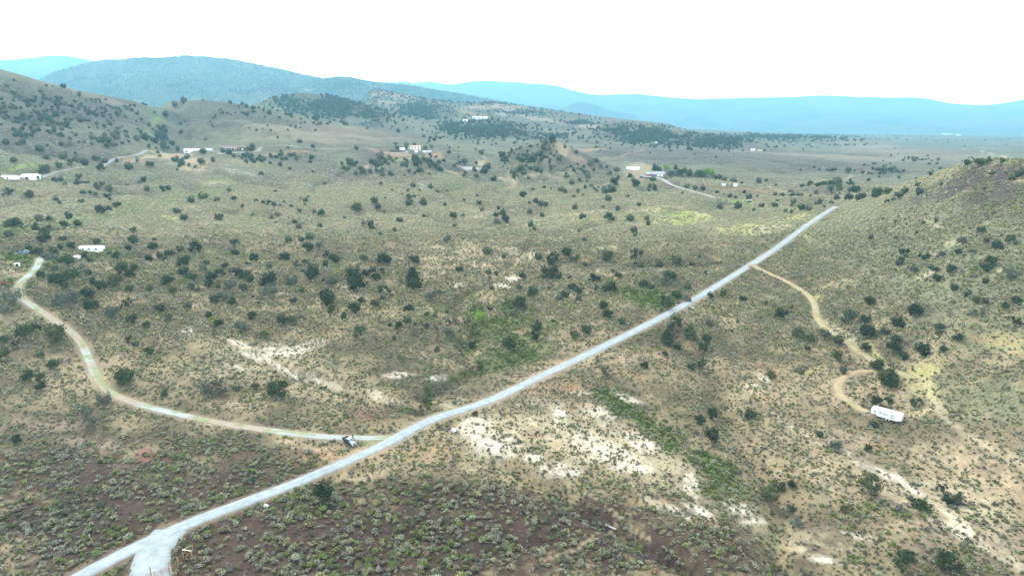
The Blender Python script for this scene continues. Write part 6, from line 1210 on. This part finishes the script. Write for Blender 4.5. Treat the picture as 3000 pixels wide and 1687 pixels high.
def bush_mesh(k, i):
    if (k, i) not in BM:
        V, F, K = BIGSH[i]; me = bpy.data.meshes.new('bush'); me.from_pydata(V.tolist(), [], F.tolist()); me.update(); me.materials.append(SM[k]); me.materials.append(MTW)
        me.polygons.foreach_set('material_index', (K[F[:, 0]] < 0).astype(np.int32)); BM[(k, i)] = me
    return BM[(k, i)]
NAMES = {'grey-green sagebrush': 'sagebrush', 'pale silvery sagebrush': 'sagebrush', 'bright green rabbitbrush': 'rabbitbrush', 'yellow-green bush': 'rabbitbrush', 'olive bush': 'sagebrush', 'grey dead bush': 'dead_bush', 'straw-coloured dry bush': 'dry_bush'}
BOBJ = []
for x, y, z, wd, c, px, py in SHRUBS:
    k = kind_of(c); i = rnd.randrange(7)
    o = bpy.data.objects.new(NAMES[k], bush_mesh(k, i)); C.objects.link(o); o.location = (x, y, z - .04); o.rotation_euler = (0, 0, rnd.uniform(0, 6.28))
    e = rnd.uniform(.85, 1.2); h_ = rnd.uniform(.95, 1.3); o.scale = (wd * e, wd / e, wd * h_)
    o['category'] = 'bush'; o['group'] = 'bushes of the foreground scrub'; BOBJ.append((o, k, px, py, wd))

# ---------------------------------------------------------------- labels that single out each juniper and bush
LM = [('the black pickup', 1025, 1295), ('the white camper trailer', 2592, 1225), ('the white mobile home', 262, 728), ('the big culvert mouth', 1335, 1268), ('the wooden corral corner', 545, 1640), ('the round roadside juniper', 951, 1440),
      ('the road fork', 1160, 1290), ('the vivid green tree', 1403, 920), ('the brick house', 1900, 515), ('the cream house', 1213, 438), ('the brown ranch house', 684, 437), ('the long white barn', 560, 443), ('the white farm shed', 82, 520),
      ('the conical hill', 1630, 450), ('the gravel road end', 2455, 600), ('the sandy track turnoff', 2215, 785), ('the right hand hill', 2850, 560), ('the bright green meadow', 2160, 590), ('the two blue cars', 65, 740), ('the driveway bend', 250, 1010),
      ('the chalky white gully', 760, 1050), ('the white soil flats', 1650, 1300), ('the brightest white clearing', 2180, 1495), ('the big multi-stemmed juniper', 2545, 1410), ('the sandy track loop', 2480, 1130), ('the sandy hillside scars', 2740, 720), ('the gully fork', 1400, 830),
      ('the central tan slope', 1350, 770), ('the yellow grass patch', 2200, 660), ('the bottom left corner', 60, 1660), ('the bottom right corner', 2950, 1660), ('the small roadside culvert', 788, 1485), ('the pink bare soil', 150, 1250), ('the wash bottom end', 1800, 1560), ('the road junction', 400, 1620),
      ('the bottom edge centre', 1400, 1670), ('the red earth patch', 1090, 1210), ('the lower gravel road', 700, 1480), ('the mid driveway', 620, 1237), ('the road draw crossing', 1980, 910)]
def rel(px, py):
    s = lambda y: max(60, (y - 300) * .35)
    best = min(LM, key=lambda m: math.hypot(px - m[1], (py - m[2]) * 1.6)); dx = px - best[1]; dy = py - best[2]; d = math.hypot(dx, dy)
    q = 'just ' if d < 55 else ('' if d < 170 else 'well ')
    a = math.degrees(math.atan2(-dy, dx)) % 360
    w_ = ['right of', 'above right of', 'above', 'above left of', 'left of', 'below left of', 'below', 'below right of'][int((a + 22.5) // 45) % 8]
    return q + w_ + ' ' + best[0]
ORD = ['', 'second', 'third', 'fourth', 'fifth', 'sixth', 'seventh', 'eighth', 'ninth', 'tenth', 'eleventh', 'twelfth', 'thirteenth', 'fourteenth', 'fifteenth', 'sixteenth', 'seventeenth', 'eighteenth', 'nineteenth', 'twentieth']
def number(items):
    """items: (object, head, relation, px); same words get their order from the left"""
    g = {}
    for it in items: g.setdefault((it[1], it[2]), []).append(it)
    for (head, r_), l in g.items():
        l.sort(key=lambda t: t[3])
        for k, it in enumerate(l):
            if len(l) == 1: it[0]['label'] = head + ' ' + r_
            elif k == 0: it[0]['label'] = 'leftmost ' + head + ' ' + r_
            elif k == len(l) - 1: it[0]['label'] = 'rightmost ' + head + ' ' + r_
            else: it[0]['label'] = ORD[k] + ' from left ' + head + ' ' + r_
its = []
for o, t in TOBJ:
    sz = 'small' if t[3] < 3.2 else ('medium' if t[3] < 5 else 'large'); fm = {'round': 'rounded', 'cone': 'upright', 'broad': 'spreading', 'ragged': 'ragged'}[t[5]]
    its.append((o, '%s %s %s juniper' % (sz, fm, t[6]), rel(t[8], t[9]), t[8]))
number(its)
its = []
for o, k, px, py, wd in BOBJ:
    its.append((o, ('wide ' if wd > 1.25 else 'small ') + k, rel(px, py), px))
number(its)

# ---------------------------------------------------------------- haze: pale air that turns the far hills blue
hz = bpy.data.materials.new('haze'); hz.use_nodes = True
n = hz.node_tree; n.nodes.clear()
pv = n.nodes.new('ShaderNodeVolumePrincipled'); om = n.nodes.new('ShaderNodeOutputMaterial')
pv.inputs['Color'].default_value = (.31, .74, 1.0, 1); pv.inputs['Density'].default_value = HAZE_D
pv.inputs['Anisotropy'].default_value = 0.1
n.links.new(pv.outputs[0], om.inputs['Volume'])
zmin = float(GZ.min()) - 1.5; zmax = max(float(GZ.max()), CAMZ) + 25
hb = MB().box((0, 7500, (zmin + zmax) / 2), (29000, 20060, zmax - zmin)).build('haze', hz)
tag(hb, kind='stuff')
